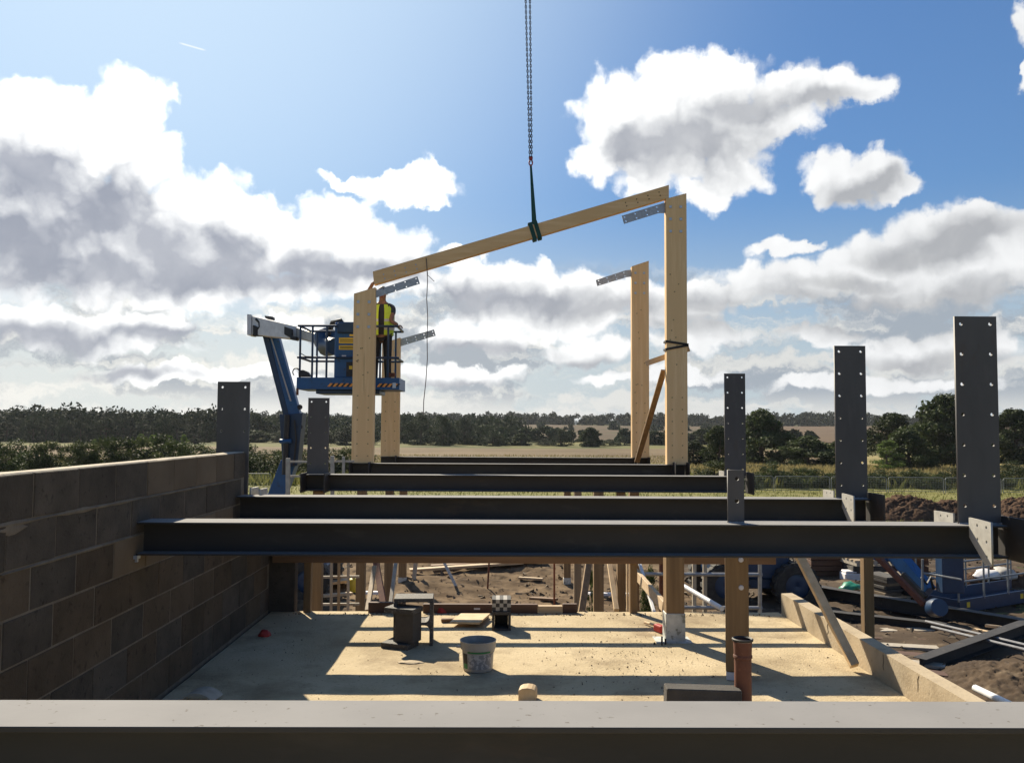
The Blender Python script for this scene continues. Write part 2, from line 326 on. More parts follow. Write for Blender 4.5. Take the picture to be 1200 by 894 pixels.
class MB:
    def __init__(s): s.v = []; s.f = []
    def add(s, vs, fs):
        n = len(s.v); s.v += [Vector(v) for v in vs]; s.f += [tuple(i+n for i in f) for f in fs]; return s
    def box(s, c, size, rot=None):
        c = Vector(c); x, y, z = [q/2 for q in size]
        vs = [Vector((a*x, b*y, d*z)) for d in (-1, 1) for b in (-1, 1) for a in (-1, 1)]
        if rot is not None: vs = [rot @ v for v in vs]
        return s.add([c+v for v in vs], [(0, 2, 3, 1), (4, 5, 7, 6), (0, 1, 5, 4), (1, 3, 7, 5), (3, 2, 6, 7), (2, 0, 4, 6)])
    def span(s, a, b):
        a, b = Vector(a), Vector(b); return s.box((a+b)/2, [abs(q) for q in (b-a)])
    def bar(s, p, q, w, h, up=(0, 0, 1)):
        p, q = Vector(p), Vector(q); d = (q-p).normalized(); u = Vector(up); sd = d.cross(u)
        if sd.length < 1e-4: sd = d.cross(Vector((0, 1, 0)))
        sd.normalize(); u = sd.cross(d)
        vs = [b + sd*(i*w/2) + u*(j*h/2) for b in (p, q) for i, j in ((-1, -1), (1, -1), (1, 1), (-1, 1))]
        return s.add(vs, [(3, 2, 1, 0), (4, 5, 6, 7), (0, 1, 5, 4), (1, 2, 6, 5), (2, 3, 7, 6), (3, 0, 4, 7)])
    def tube(s, pts, r, n=8, cap=True):
        pts = [Vector(p) for p in pts]; rs = r if isinstance(r, (list, tuple)) else [r]*len(pts)
        vs = []; u = None
        for i, p in enumerate(pts):
            d = (pts[min(i+1, len(pts)-1)] - pts[max(i-1, 0)]).normalized()
            if u is None: u = d.orthogonal().normalized()
            u = (u - d*u.dot(d)).normalized(); w = d.cross(u)
            vs += [p + (u*math.cos(t) + w*math.sin(t))*rs[i] for t in [2*math.pi*k/n for k in range(n)]]
        fs = [(i*n+k, i*n+(k+1) % n, (i+1)*n+(k+1) % n, (i+1)*n+k) for i in range(len(pts)-1) for k in range(n)]
        if cap: fs += [tuple(range(n-1, -1, -1)), tuple(range((len(pts)-1)*n, len(pts)*n))]
        return s.add(vs, fs)
    def lathe(s, c, prof, n=24, M=None):
        c = Vector(c); vs = []
        for r, z in prof:
            for k in range(n):
                t = 2*math.pi*k/n; v = Vector((r*math.cos(t), r*math.sin(t), z)); vs.append(c + (M @ v if M else v))
        fs = [(i*n+k, i*n+(k+1) % n, (i+1)*n+(k+1) % n, (i+1)*n+k) for i in range(len(prof)-1) for k in range(n)]
        return s.add(vs, fs)
    def prism(s, poly, vec):
        n = len(poly); poly = [Vector(p) for p in poly]; vec = Vector(vec)
        return s.add(poly + [p+vec for p in poly], [tuple(range(n-1, -1, -1)), tuple(range(n, 2*n))] + [(i, (i+1) % n, n+(i+1) % n, n+i) for i in range(n)])
    def mesh(s, name, off=Vector(), bevel=0, smooth=False, seg=1):
        me = bpy.data.meshes.new(name); me.from_pydata([v-off for v in s.v], [], s.f)
        bm = bmesh.new(); bm.from_mesh(me); bmesh.ops.recalc_face_normals(bm, faces=bm.faces)
        if bevel:
            es = [e for e in bm.edges if len(e.link_faces) == 2 and e.calc_face_angle(0) > .5]
            bmesh.ops.bevel(bm, geom=es, offset=bevel, segments=seg, profile=.5, affect='EDGES')
        bm.to_mesh(me); bm.free()
        if smooth:
            for p in me.polygons: p.use_smooth = True
            me.set_sharp_from_angle(angle=R(40))
        return me
    def build(s, name, m, root=None, parent=None, bevel=0, smooth=False, kind=None, seg=1):
        return link(name, s.mesh(name, LOC[root] if root else Vector(), bevel, smooth, seg), m, root, parent, kind)
    def single(s, name, m, label, cat, loc, bevel=0, smooth=False, group=None, seg=1):
        o = link(name, s.mesh(name, Vector(loc), bevel, smooth, seg), m); o.location = loc; LOC[o] = Vector(loc); return tag(o, label, cat, group)
def plate(name, outline, holes, t, origin, U, V, m, root=None, parent=None, hn=10):
    """flat plate with real through holes: outline and (u, v, r) holes in the plane origin + u U + v V"""
    cu = bpy.data.curves.new('t', 'CURVE'); cu.dimensions = '2D'; cu.fill_mode = 'BOTH'; cu.extrude = t/2
    loops = [outline] + [[(u+r*math.cos(2*math.pi*k/hn), v+r*math.sin(2*math.pi*k/hn)) for k in range(hn)] for u, v, r in holes]
    for lp in loops:
        sp = cu.splines.new('POLY'); sp.points.add(len(lp)-1); sp.use_cyclic_u = True
        for p, q in zip(sp.points, lp): p.co = (q[0], q[1], 0, 1)
    ob = bpy.data.objects.new('t', cu); me = bpy.data.meshes.new_from_object(ob); me.name = name
    bpy.data.objects.remove(ob); bpy.data.curves.remove(cu)
    U, V = Vector(U).normalized(), Vector(V).normalized(); W_ = U.cross(V); o = Vector(origin) - (LOC[root] if root else Vector())
    me.transform(Matrix(((U.x, V.x, W_.x, o.x), (U.y, V.y, W_.y, o.y), (U.z, V.z, W_.z, o.z), (0, 0, 0, 1))))
    me.materials.clear(); return link(name, me, m, root, parent)

# ------------------------------------------------------------------ setting: ground and fields
GZ = -2.15
def sst(v, a, b): t = max(0, min(1, (v-a)/(b-a))); return t*t*(3-2*t)
def gz(x, y):
    z = GZ - .45*sst(y, 60, 110)
    hill = sst(y, 240, 760)*(7.0 + .003*x + 1.3*noise.noise(Vector((x*.004, y*.003, 1.7))) + .8*noise.noise(Vector((x*.012, y*.006, 5.1))))
    z += hill*(1 - .8*sst(y, 1100, 2500))
    if y > 60: z += .35*sst(y, 60, 140)*noise.noise(Vector((x*.02, y*.02, 0)))
    return z
def sheet(name, xs, ys, zf, m, kind='structure'):
    nx, ny = len(xs), len(ys)
    vs = [(x, y, zf(x, y)) for y in ys for x in xs]
    fs = [(j*nx+i, j*nx+i+1, (j+1)*nx+i+1, (j+1)*nx+i) for j in range(ny-1) for i in range(nx-1)]
    me = bpy.data.meshes.new(name); me.from_pydata(vs, [], fs)
    for p in me.polygons: p.use_smooth = True
    return link(name, me, m, kind=kind)
def lin(a, b, n): return [a+(b-a)*i/(n-1) for i in range(n)]
gx = [math.copysign(abs(t)**2.6, t)*2600 for t in lin(-1, 1, 121)]
gy = [-300 + 300*i/12 for i in range(12)] + [2800*t**2.4 for t in lin(0, 1, 150)]
sheet('ground', gx, gy, gz, M_green_field)
def drape(name, quad, n, dz, m):
    a, b, c, d = [Vector((*q, 0)) for q in quad]; vs = []; k1, k2 = n
    for j in range(k2+1):
        for i in range(k1+1):
            u, v = i/k1, j/k2; p = (a*(1-u)+b*u)*(1-v) + (d*(1-u)+c*u)*v
            wob = 1.0*dz*40
            if i in (0, k1) or j in (0, k2): p.x += wob*noise.noise(Vector((p.x*.1, p.y*.1, 2))); p.y += .5*wob*noise.noise(Vector((p.x*.1, p.y*.1, 9)))
            vs.append((p.x, p.y, gz(p.x, p.y)+dz))
    fs = [(j*(k1+1)+i, j*(k1+1)+i+1, (j+1)*(k1+1)+i+1, (j+1)*(k1+1)+i) for j in range(k2) for i in range(k1)]
    me = bpy.data.meshes.new(name); me.from_pydata(vs, [], fs)
    for p in me.polygons: p.use_smooth = True
    return link(name, me, m, kind='structure')
drape('site_grass', [(-120, 27), (140, 27), (150, 64), (-130, 64)], (60, 16), .02, M_grass)
drape('dry_meadow', [(-20, 66), (160, 66), (230, 150), (-10, 150)], (60, 30), .05, M_dry)
drape('stubble_field', [(-140, 105), (48, 112), (66, 182), (-190, 186)], (60, 24), .07, M_stubble)
drape('ploughed_field', [(100, 262), (210, 262), (470, 640), (190, 640)], (30, 40), .25, M_plough)
drape('brown_hill_field', [(-16, 285), (92, 270), (160, 640), (-30, 640)], (30, 40), .22, M_hill)

def dirt_z(x, y):
    n = .7*noise.fractal(Vector((x*.55, y*.55, 3.3)), .9, 2.1, 4) + .28*noise.fractal(Vector((x*2.1, y*2.1, 7.7)), .35, 2.2, 4)
    n2 = noise.ridged_multi_fractal(Vector((x*.9, y*1.4, 8)), .9, 2.2, 4, 1, 2) - .9
    edge = min(sst(x, -17, -14), sst(-x, -26, -22), sst(y, 4.5, 5.5), sst(-y, -33, -28))
    bank = .55*math.exp(-((x+.3)/4.5)**2 - ((y-24.5)/3)**2)
    z = GZ + .06 + .13*n + .05*n2 + bank
    if -2.9 < x < 3.05 and y < 8.9: z = GZ - .1
    return z*edge + (GZ-.25)*(1-edge)
dg = sheet('dirt_ground', lin(-17, 26, 330), lin(4.5, 33, 230), dirt_z, M_dirt)
M_mud = mat('dark_mud', (.050, .034, .022), (.085, .058, .036), 1.2, .95, 0, 1.0, 9, c3=(.15, .11, .07), s3=2.5, t3=(.58, .72), detail=9, spec=.2)  # darker ground colour for the right-hand yard
dg.data.materials.append(M_mud)
for p in dg.data.polygons:
    c = p.center
    if c.x + .9*noise.noise(Vector((c.x*.5, c.y*.5, 2))) > 2.6 + .17*(c.y-9): p.material_index = 1

# concrete floor on its plinth
SX0, SX1, SY0, SY1 = -2.26, 2.77, -1.0, Pz(588, 716.3, 0).y

def floor_z(x, y): return .004*noise.fractal(Vector((x*2, y*2, 0)), .9, 2, 4)
xs, ys = lin(SX0, SX1, 90), lin(SY0, SY1, 160)
mb = MB(); nx, ny = len(xs), len(ys)
vs = [(x, y + (.015*noise.noise(Vector((x*6, 0, 0))) if j == ny-1 else 0), floor_z(x, y)) for j, y in enumerate(ys) for x in xs]
fs = [(j*nx+i, j*nx+i+1, (j+1)*nx+i+1, (j+1)*nx+i) for j in range(ny-1) for i in range(nx-1)]
mb.add(vs, fs); mb.build('concrete_floor', M_slab, kind='structure', smooth=True)
mb = MB(); mb.span((SX0-.25, SY0-.02, GZ-.3), (SX1+.1, SY1-.03, -.03)); mb.build('floor_plinth', M_conc, kind='structure')
# grit and crumbs lying on the floor
mb = MB()
def crumb(x, y, r):
    ax = [Vector((random.gauss(0, 1), random.gauss(0, 1), random.gauss(0, 1))).normalized()*r*random.uniform(.6, 1.2) for _ in range(4)]
    mb.add([Vector((x, y, r*.5)) + a for a in ax], [(0, 1, 2), (0, 2, 3), (0, 3, 1), (1, 3, 2)])
for _ in range(260):
    x = random.gauss(1.05, .38); y = random.gauss(6.85, .45)
    if x < 2.6 and y < 8.4: crumb(x, y, random.uniform(.004, .012))
for _ in range(500): crumb(random.uniform(-2.1, 2.7), random.uniform(5.6, 8.5), random.uniform(.003, .010))
for _ in range(260): crumb(random.uniform(-2.1, 2.7), 8.50+random.gauss(0, .02), random.uniform(.006, .018))
mb.build('floor_grit', M_stones, kind='stuff')
# stones in the dirt
mb = MB()
for _ in range(6500):
    x, y = random.uniform(-9, 20), random.uniform(10, 27); r = random.choice([.02, .02, .03, .03, .04, .05, .07])*random.uniform(.7, 1.3)
    if x < 3.2 and y < 9.2: continue
    b0 = Vector((x, y, dirt_z(x, y)+r*.2))
    ax = [Vector((random.gauss(0, 1), random.gauss(0, 1), random.gauss(0, .7))).normalized()*r for _ in range(5)]
    mb.add([b0+a for a in ax], [(0, 1, 2), (0, 2, 3), (0, 3, 1), (1, 3, 2), (1, 2, 4), (0, 4, 3)])
mb.build('dirt_stones', M_stones, kind='stuff')

# upstand along the right edge of the floor, with two cracks
up = thing('concrete_upstand', 'long pale cast concrete kerb wall along the right edge of the floor', 'kerb wall', (2.82, 5, 0))
mb = MB()
ysu = lin(.5, 8.58, 60)
def uz(y): return .205 + .010*noise.noise(Vector((0, y*1.3, 4))) + .02*(8.6-y)/6
prof = []
for y in ysu:
    jx = .006*noise.noise(Vector((y*2, 0, 7)))
    prof += [(SX1+jx+.001, y, -.02), (SX1+jx, y, uz(y)), (SX1+.105+jx, y, uz(y)+.006), (SX1+.107, y, -.5)]
n = len(ysu)
mb.add(prof, [(4*i+k, 4*i+(k+1) % 4, 4*i+4+(k+1) % 4, 4*i+4+k) for i in range(n-1) for k in range(4)] + [(0, 1, 2, 3), (4*n-4, 4*n-3, 4*n-2, 4*n-1)])
mb.build('kerb_body', M_conc, up, smooth=True)
for y0 in (5.78, 6.30, 7.35):
    mb = MB(); pts = [(SX1-.001, y0+.012*random.gauss(0, 1), .20-.028*k) for k in range(5)]
    mb.tube(pts, [.002, .003, .0025, .002, .001], 5); mb.build('crack', M_crack, up)

# ------------------------------------------------------------------ block wall
WX, WT = -2.28, .14
TOPZ = EYE - .232
wall = thing('block_wall', 'wall of grey brown concrete blocks running away along the left side', 'wall', (WX, 4, 0))
me_block = MB().box((0, 0, 0), (WT, .44, .215)).mesh('block', bevel=.004)
me_half = MB().box((0, 0, 0), (WT, .215, .215)).mesh('block_half', bevel=.004)
for mm in (me_block, me_half): mm.materials.append(M_block)
me_light, me_brown = me_block.copy(), me_block.copy()
me_light.materials[0] = mat('smooth_block', (.125, .096, .066), (.16, .125, .086), 3, .95, 0, .5, 90, c3=(.09, .072, .053), s3=20, t3=(.62, .76), rvar=.10, spec=.15)
me_brown.materials[0] = mat('brown_block', (.074, .056, .038), (.102, .078, .054), 4, .95, 0, .9, 70, c3=(.05, .037, .026), s3=18, t3=(.58, .74), rvar=.18, spec=.15)
def put_block(me, y, z, sx=1):
    o = bpy.data.objects.new('block', me); C.objects.link(o); o.parent = wall
    o.location = Vector((WX-WT/2 + random.uniform(-.0025, .0025), y, z)) - LOC[wall]
    o.rotation_euler = (random.gauss(0, .002), 0, random.gauss(0, .003)); o.scale = (1, sx, 1)
for c in range(7):
    z = TOPZ - .1075 - .225*c
    ph = 4.256 if c % 2 == 0 else 4.03
    yend = 7.72 if c < 3 else 8.62
    k = -7
    while True:
        a = ph + .45*k + .005; b = a + .44; k += 1
        if a > yend - .12: break
        if b > yend: put_block(me_half, (a+yend)/2, z, (yend-a)/.215)
        else: put_block(me_light if (c == 0 and a > 5.3) or (c == 2 and a > 4.6 and random.random() < .6) else me_brown if c >= 2 and random.random() < .65 else me_block, (a+b)/2, z)
mb = MB()
mb.span((WX-WT+.006, 1.12, -.02), (WX-.0045, 8.612, TOPZ-.675-.006)); mb.span((WX-WT+.006, 1.12, TOPZ-.675-.006), (WX-.0045, 7.712, TOPZ-.004))
mb.build('mortar', M_mortar, wall)
# mortar smeared over the second bed joint and crumbs on the top
mb = MB()
for (ya, yb, zz, h) in ((3.55, 4.35, TOPZ-.228, .014), (4.3, 5.5, TOPZ-.226, .014), (3.95, 4.2, TOPZ-.252, .03), (5.5, 7.6, TOPZ-.226, .012), (4.0, 6.2, TOPZ-.452, .011), (1.2, 3.6, TOPZ-.23, .012)):
    n = max(4, int((yb-ya)/.05)); pts = []
    for i in range(n+1):
        y = ya + (yb-ya)*i/n; e = min(1, 4*i/n, 4*(n-i)/n)
        hh = h*e*(.55+.6*noise.noise(Vector((y*7, zz*9, 1)))) + .003
        pts += [(WX+.0002, y, zz-hh), (WX+.006, y, zz), (WX+.0002, y, zz+hh)]
    mb.add(pts, [(3*i+k, 3*i+k+1, 3*i+4+k, 3*i+3+k) for i in range(n) for k in range(2)])
mb.build('mortar_smear', M_mortar, wall, smooth=True)
mb = MB(); pts = []
for i in range(111):
    y = 1.14+i*.06; e = .5+.5*noise.noise(Vector((y*3, 1, 1))); w0, w1 = .004+.02*e, .012+.02*(.5+.5*noise.noise(Vector((y*4, 7, 1))))
    pts += [(WX-WT+w1, y, TOPZ-.003), (WX-WT+w1+.012, y, TOPZ+.004+.006*e), (WX-w0-.01, y, TOPZ+.003+.006*e), (WX-w0, y, TOPZ-.003)]
mb.add(pts, [(4*i+k, 4*i+k+1, 4*i+5+k, 4*i+4+k) for i in range(110) for k in range(3)]); mb.build('mortar_bed', M_bed, wall, smooth=True)
mb = MB()
mb.span((WX-WT, 8.632, -.1), (-2.035, 8.76, TOPZ-.677)); mb.build('end_pier', M_block, wall, bevel=.004)
mb = MB(); zq = TOPZ-.672; mb.prism([(WX+.004, 7.53, zq), (-1.875, 7.53, zq), (-1.875, 9.65, zq), (WX-.10, 9.65, zq), (WX-.10, 7.735, zq), (WX+.004, 7.735, zq)], (0, 0, .024)); mb.single('shade_sheet', M_dark_timber, 'unseen plywood sheet added behind the beam to cast the floor shadow', 'plywood', (-2.1, 8.6, TOPZ-.672), bevel=.002)  # added out of sight; its outline is cut to shape the floor shadow

# ------------------------------------------------------------------ steel frame
BT, BB = EYE-.6, EYE-.805                       # top and underside of the floor beams
def ibeam(mb, p, q, w, h, tw=.008, tf=.012, up=(0, 0, 1)):
    p, q = Vector(p), Vector(q); u = Vector(up)
    mb.bar(p+u*(-tf/2), q+u*(-tf/2), w, tf, up); mb.bar(p+u*(-h+tf/2), q+u*(-h+tf/2), w, tf, up); mb.bar(p+u*(-h/2), q+u*(-h/2), tw, h-2*tf-.002, up)
def steel_beam(label, d, x0, x1, w=.235, h=.205):
    r = thing('steel_beam', label, 'beam', ((x0+x1)/2, d, BB), 'steel floor beams')
    tf = .012
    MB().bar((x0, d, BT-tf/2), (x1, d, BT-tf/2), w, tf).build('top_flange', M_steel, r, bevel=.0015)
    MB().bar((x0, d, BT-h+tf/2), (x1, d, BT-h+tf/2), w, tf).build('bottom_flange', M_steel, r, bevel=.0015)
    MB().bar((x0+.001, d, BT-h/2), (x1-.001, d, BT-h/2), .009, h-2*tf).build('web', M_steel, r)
    return r
def grid_holes(w, rows, z0, dz, mx=.042, r=.0115): return [(u, z0+dz*k, r) for k in range(rows) for u in (mx, w-mx)]
def upright(root, x0, x1, d, z0, z1, rows, t=.016, z_top_gap=.05, dz=.196):
    w = x1-x0
    plate('upright_plate', [(0, z0), (w, z0), (w, z1), (0, z1)], [(u, z1-z_top_gap-dz*k, .0115) for k in range(rows) for u in (.042, w-.042)], t, (x0, d, 0), (1, 0, 0), (0, 0, 1), M_plate, root)
def weld(root, x0, x1, y, z):
    n = max(6, int((x1-x0)/.012)); mb = MB()
    for yy in (y-.011, y+.011): mb.tube([(x0+(x1-x0)*i/n, yy, z+.002) for i in range(n+1)], [.0055+.0022*math.sin(i*2.1)+.001*random.random() for i in range(n+1)], 5)
    mb.build('weld_bead', M_edge, root, smooth=True)
def cleat_front(root, x, d, w=.235):
    y0 = d-w/2-.001; L_ = .245
    # u runs towards the camera, v up
    plate('cleat', [(0, BT+.052), (L_, BT+.048), (L_, BT-.215), (.17, BT-.215), (0, BT-.07)],
          [(L_-.05, BT+.012, .010), (L_-.05, BT-.075, .010), (L_-.05, BT-.165, .010), (L_-.15, BT+.014, .010), (L_-.15, BT-.07, .010)], .012, (x, y0, 0), (0, -1, 0), (0, 0, 1), M_cleat, root, hn=8)
def cleat_back(root, x, d, w=.235, h=.06):
    y0 = d+.07; L_ = .25
    plate('cleat', [(0, BT+.001), (L_, BT-.03), (L_, BT+h-.006), (0, BT+h)], [(.07, BT+.035, .008), (.16, BT+.03, .008)], .012, (x, y0, 0), (0, 1, 0), (0, 0, 1), M_cleat, root, hn=8)
def end_plate(root, x, d, h=.27):
    MB().span((x, d-.31, BB-.012), (x+.014, d+.05, BB-.012+h)).build('end_plate', M_steel, root, bevel=.0015)

D0, D1, D2, D3, D4, D5 = 1.81, 5.56, 7.58, 11.05, 14.5, 17.8
_f, _n = Pz(588, 820.5, BT).y, Pz(588, 852, BT).y; D0 = (_f+_n)/2
b0 = steel_beam('nearest grey steel beam spanning the whole bottom edge of the view', D0, -2.255, 3.6, w=_f-_n, h=.205)
M_near = mat('grey_steel_worn', (.046, .040, .033), (.066, .057, .047), 3, .6, 0, .06, 120, c3=(.085, .072, .06), s3=9, t3=(.6, .8), stretch=(.35, 1, 1), c4=(.095, .066, .046), s4=4, t4=(.58, .75)); sunlit_dust(M_near, (.21, .205, .20), (.29, .28, .27))
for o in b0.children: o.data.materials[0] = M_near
b1 = steel_beam('second steel beam from the camera, with the short two-holed stub plate on it', D1, WX+.006, 3.2)
upright(b1, 2.945, 3.22, D1, BT+.002, EYE+.742, 7)
cleat_front(b1, 2.955, D1); cleat_back(b1, 2.955, D1); end_plate(b1, 3.222, D1)
plate('stub_plate', [(0, BT+.001), (.105, BT+.001), (.105, EYE-.262), (0, EYE-.262)], [(.06, EYE-.318, .013), (.058, EYE-.46, .015)], .016, (1.455, D1, 0), (1, 0, 0), (0, 0, 1), M_plate, b1)
mb = MB(); mb.box((WX+.01, D1-.115, BB-.01), (.03, .05, .02)); mb.box((WX+.012, D1-.115, BB-.03), (.014, .02, .02)); mb.build('fixing_bolt', M_bolt, b1)
MB().tube([(2.12, D1-.1, BT+.003), (2.121, D1-.125, BB+.08), (2.122, D1-.124, BB+.01)], .0016, 4)
b2 = steel_beam('third steel beam from the camera, butting the end of the block wall', D2, WX+.006, 3.2)
weld(b1, 2.945, 3.22, D1, BT); weld(b1, 1.455, 1.56, D1, BT); weld(b2, 2.94, 3.217, D2, BT)
upright(b2, 2.94, 3.217, D2, BT+.002, EYE+.742, 7)
cleat_front(b2, 2.95, D2); cleat_back(b2, 2.95, D2); end_plate(b2, 3.222, D2)
cleat_back(b2, -2.21, D2); cleat_back(b2, -2.13, D2, h=.05)
bw = thing('steel_upright', 'grey steel plate with bolt holes standing at the end of the block wall', 'steel plate', (-2.4, 7.74, 0))
upright(bw, -2.545, -2.258, 7.745, .95, EYE+.40, 5)
MB().span((-2.6, 7.735, .85), (-2.24, 7.90, .95)).build('base_plate', M_steel, bw)
b3 = steel_beam('fourth steel beam from the camera, a holed plate at either end', D3, -2.55, 3.1)
upright(b3, 2.86, 3.13, D3, BT+.002, EYE+.715, 7)
upright(b3, -2.475, -2.205, D3, BT+.002, EYE+.37, 5)
cleat_back(b3, 2.87, D3); end_plate(b3, 3.135, D3)
end_plate(b3, -2.49, D3, .24); end_plate(b3, -2.20, D3, .24)
b4 = steel_beam('fifth steel beam from the camera, carrying the taller pair of timber columns', D4, -2.53, 3.08)
end_plate(b4, -2.50, D4, .24); end_plate(b4, -2.19, D4, .24); end_plate(b4, 2.86, D4, .26); end_plate(b4, 3.085, D4, .26)
b5 = steel_beam('farthest steel beam, carrying the shorter pair of timber columns', D5, -2.48, 3.05)
end_plate(b5, -2.16, D5, .24); end_plate(b5, 2.76, D5, .26); end_plate(b5, 3.0, D5, .24)

# ------------------------------------------------------------------ timber columns
ME_dowel = MB().lathe((0, 0, 0), [(0, -.001), (.011, 0), (.011, .004)], 8, Matrix.Rotation(R(90), 3, 'X')).mesh('dowel'); ME_dowel.materials.append(M_dowel)
ME_hole = MB().lathe((0, 0, 0), [(0, -.001), (.012, 0), (.012, .004)], 8, Matrix.Rotation(R(90), 3, 'X')).mesh('bolt_end'); ME_hole.materials.append(M_bolt)
def column(label, x0, x1, d, z0, zl, zr, arm, holes_arm):
    r = thing('timber_column', label, 'timber column', ((x0+x1)/2, d, z0), 'pale timber frame columns')
    T = .16; w = x1-x0
    # two glued halves with a thin slot for the steel plate between them
    for y0 in (d-T/2, d+.008):
        MB().prism([(x0, y0, z0), (x1, y0, z0), (x1, y0, zr), (x0, y0, zl)], (0, T/2-.008, 0)).build('timber_half', M_glulam, r, bevel=.003)
    mb = MB(); mb.prism([(x0+.02, d-.0079, z0+.02), (x1-.02, d-.0079, z0+.02), (x1-.02, d-.0079, zr-.03), (x0+.02, d-.0079, zl-.03)], (0, .0158, 0)); mb.build('timber_core', M_glulam, r)
    y = d-T/2-.001
    for k in range(3):
        for u in (.075, w-.1):
            MB().box((x0+u, y-.006, min(zl, zr)-.14-.21*k), (.045, .014, .045)).build('bolt_plate', M_bolt, r, bevel=.003)
    def dow(px, pz): o = link('dowel', ME_dowel, None, r); o.location = Vector((px, y+.0005, pz))-LOC[r]
    for k in range(6):
        for u in (.09, w-.09): dow(x0+u, z0+.12+.2*k)
    for _ in range(9): dow(x0+random.uniform(.06, w-.06), random.uniform(z0+1.3, zl-.7))
    plate('rafter_bracket', arm, holes_arm, .012, (0, d, 0), (1, 0, 0), (0, 0, 1), M_galv, r, hn=8)
    return r
def xz(px, py, d): p = P(px, py, d); return (p.x, p.z)
def arm_poly(pts, d, hs):
    o = [xz(*p, d) for p in pts]
    a, b = hs
    holes = []
    for k in range(4):
        t = k/3
        for (p, q) in ((a[0], a[1]), (b[0], b[1])):
            u, v = xz(p[0]*(1-t)+q[0]*t, p[1]*(1-t)+q[1]*t, d); holes.append((u, v, .012))
    return o, holes
def cz(px, py, d): return P(px, py, d).z
a, h = arm_poly([(430, 343.5), (440.3, 340.3), (489.3, 324), (492.2, 332.7), (440.3, 349), (430, 356)], D4, (((449.3, 338.5), (487.5, 326.6)), ((451, 345.2), (489, 331.6))))
column('tall left column of pale timber beside the worker', -2.50, -2.14, D4, BT+.002, cz(414, 345, D4), cz(440, 337.5, D4), a, h)
a, h = arm_poly([(728.3, 253.2), (781, 237), (790, 236), (790, 250), (771.9, 250), (731.3, 262.6)], D4, (((731.8, 254.6), (769.5, 243)), ((733.5, 259.4), (771, 248)) ))
column('tallest timber column, on the right, with a dark strap round it', 2.765, 3.115, D4, BT+.002, cz(780, 234.5, D4), cz(804.5, 228, D4), a, h)
a, h = arm_poly([(460, 400), (468.5, 397.4), (508.7, 386), (510.7, 393.4), (469.8, 405.7), (460, 409)], D5, (((476.5, 398), (507, 388.8)), ((477.6, 401.8), (508, 392.4))))
column('short far-left timber column behind the work platform', -2.475, -2.105, D5, BT+.002, cz(447, 403, D5), cz(469, 396, D5), a, h)
a, h = arm_poly([(698, 328.4), (733, 317), (742, 316), (742, 324.2), (734, 325), (700, 335.4)], D5, (((701.5, 329), (731, 319.6)), ((703, 333), (732.2, 323.8))))
column('slim far-right timber column with the sloping plank leaning at its foot', 2.68, 3.035, D5, BT+.002, cz(740, 313, D5), cz(760, 306.5, D5), a, h)

# rafter on the crane
ra = thing('timber_rafter', 'long sloping timber rafter hanging from the crane sling', 'rafter', P(610, 280, D4), None)
prof = [xz(437.5, 320.5, D4), xz(783, 219.5, D4), xz(783, 234.5, D4), xz(439, 336, D4)]
for y0 in (D4-.07, D4+.006):
    MB().prism([(x, y0, z+.02) for x, z in prof], (0, .064, 0)).build('timber_half', M_glulamx, ra, bevel=.003)
for k in range(4):
    for (ux, uy, nm, me_) in ((449.5+12.6*k, 323-3.8*k, 'bolt_end', ME_hole), (450.8+12.6*k, 327.9-3.8*k, 'bolt_end', ME_hole), (733+13.1*k, 239-4.1*k, 'dowel', ME_dowel), (734.4+13.1*k, 243-4.1*k, 'dowel', ME_dowel)):
        o = link(nm, me_, None, ra); o.location = P(ux, uy, D4-.072) + Vector((0, 0, .02)) - LOC[ra]
mb = MB(); a_, b_ = Vector((prof[0][0], 0, prof[0][1]+.02)), Vector((prof[1][0], 0, prof[1][1]+.02))
c_, d_ = Vector((prof[3][0], 0, prof[3][1]+.02)), Vector((prof[2][0], 0, prof[2][1]+.02))
e1, e2 = (b_-a_).normalized()*.02, (d_-c_).normalized()*.02
mb.prism([Vector((0, D4-.0061, 0))+q for q in (a_+e1, b_-e1, d_-e2, c_+e2)], (0, .0122, 0)); mb.build('timber_core', M_glulamx, ra)

# sling, hook and chains
sl = thing('lifting_sling', 'dark green webbing sling wrapped round the rafter below the chains', 'sling', P(626, 270, D4))
top = P(622, 193, D4)
mid_l, mid_r = P(622.2, 262, D4), P(629.5, 262, D4)
mb = MB()
for q in (P(624.5, 262.5, D4-.09), P(627.8, 262, D4-.088), P(626.5, 262.5, D4+.09)): mb.bar(top, q, .035, .008, (0, 1, 0))
mb.build('sling_leg', M_sling, sl)
mb = MB(); q0 = P(621.5, 262, D4); q1 = P(632, 281, D4)
ce = (q0+q1)/2; ce.x += .0
dirv = Vector((b_.x-a_.x, 0, b_.z-a_.z)).normalized(); nv = Vector((-dirv.z, 0, dirv.x))
for s_ in (-.045, .045):
    c0 = ce + dirv*s_
    h2, t2 = .155, .078
    mb.bar(c0 + nv*h2 + Vector((0, -t2, 0)), c0 - nv*h2 + Vector((0, -t2, 0)), .07, .006, (0, 1, 0))
    mb.bar(c0 + nv*h2 + Vector((0, t2, 0)), c0 - nv*h2 + Vector((0, t2, 0)), .07, .006, (0, 1, 0))
    mb.bar(c0 - nv*h2 + Vector((0, -t2-.003, 0)), c0 - nv*h2 + Vector((0, t2+.003, 0)), .07, .006, nv)
    mb.bar(c0 + nv*h2 + Vector((0, -t2-.003, 0)), c0 + nv*h2 + Vector((0, t2+.003, 0)), .07, .006, nv)
mb.build('choke_loop', M_sling, sl)
ch = thing('lifting_chain', 'twin dark steel chains hanging straight down from the top of the sky', 'chain', P(619, 100, D4))
ctop = P(617.3, -60, D4); ctop = top + (ctop-top)*1.0
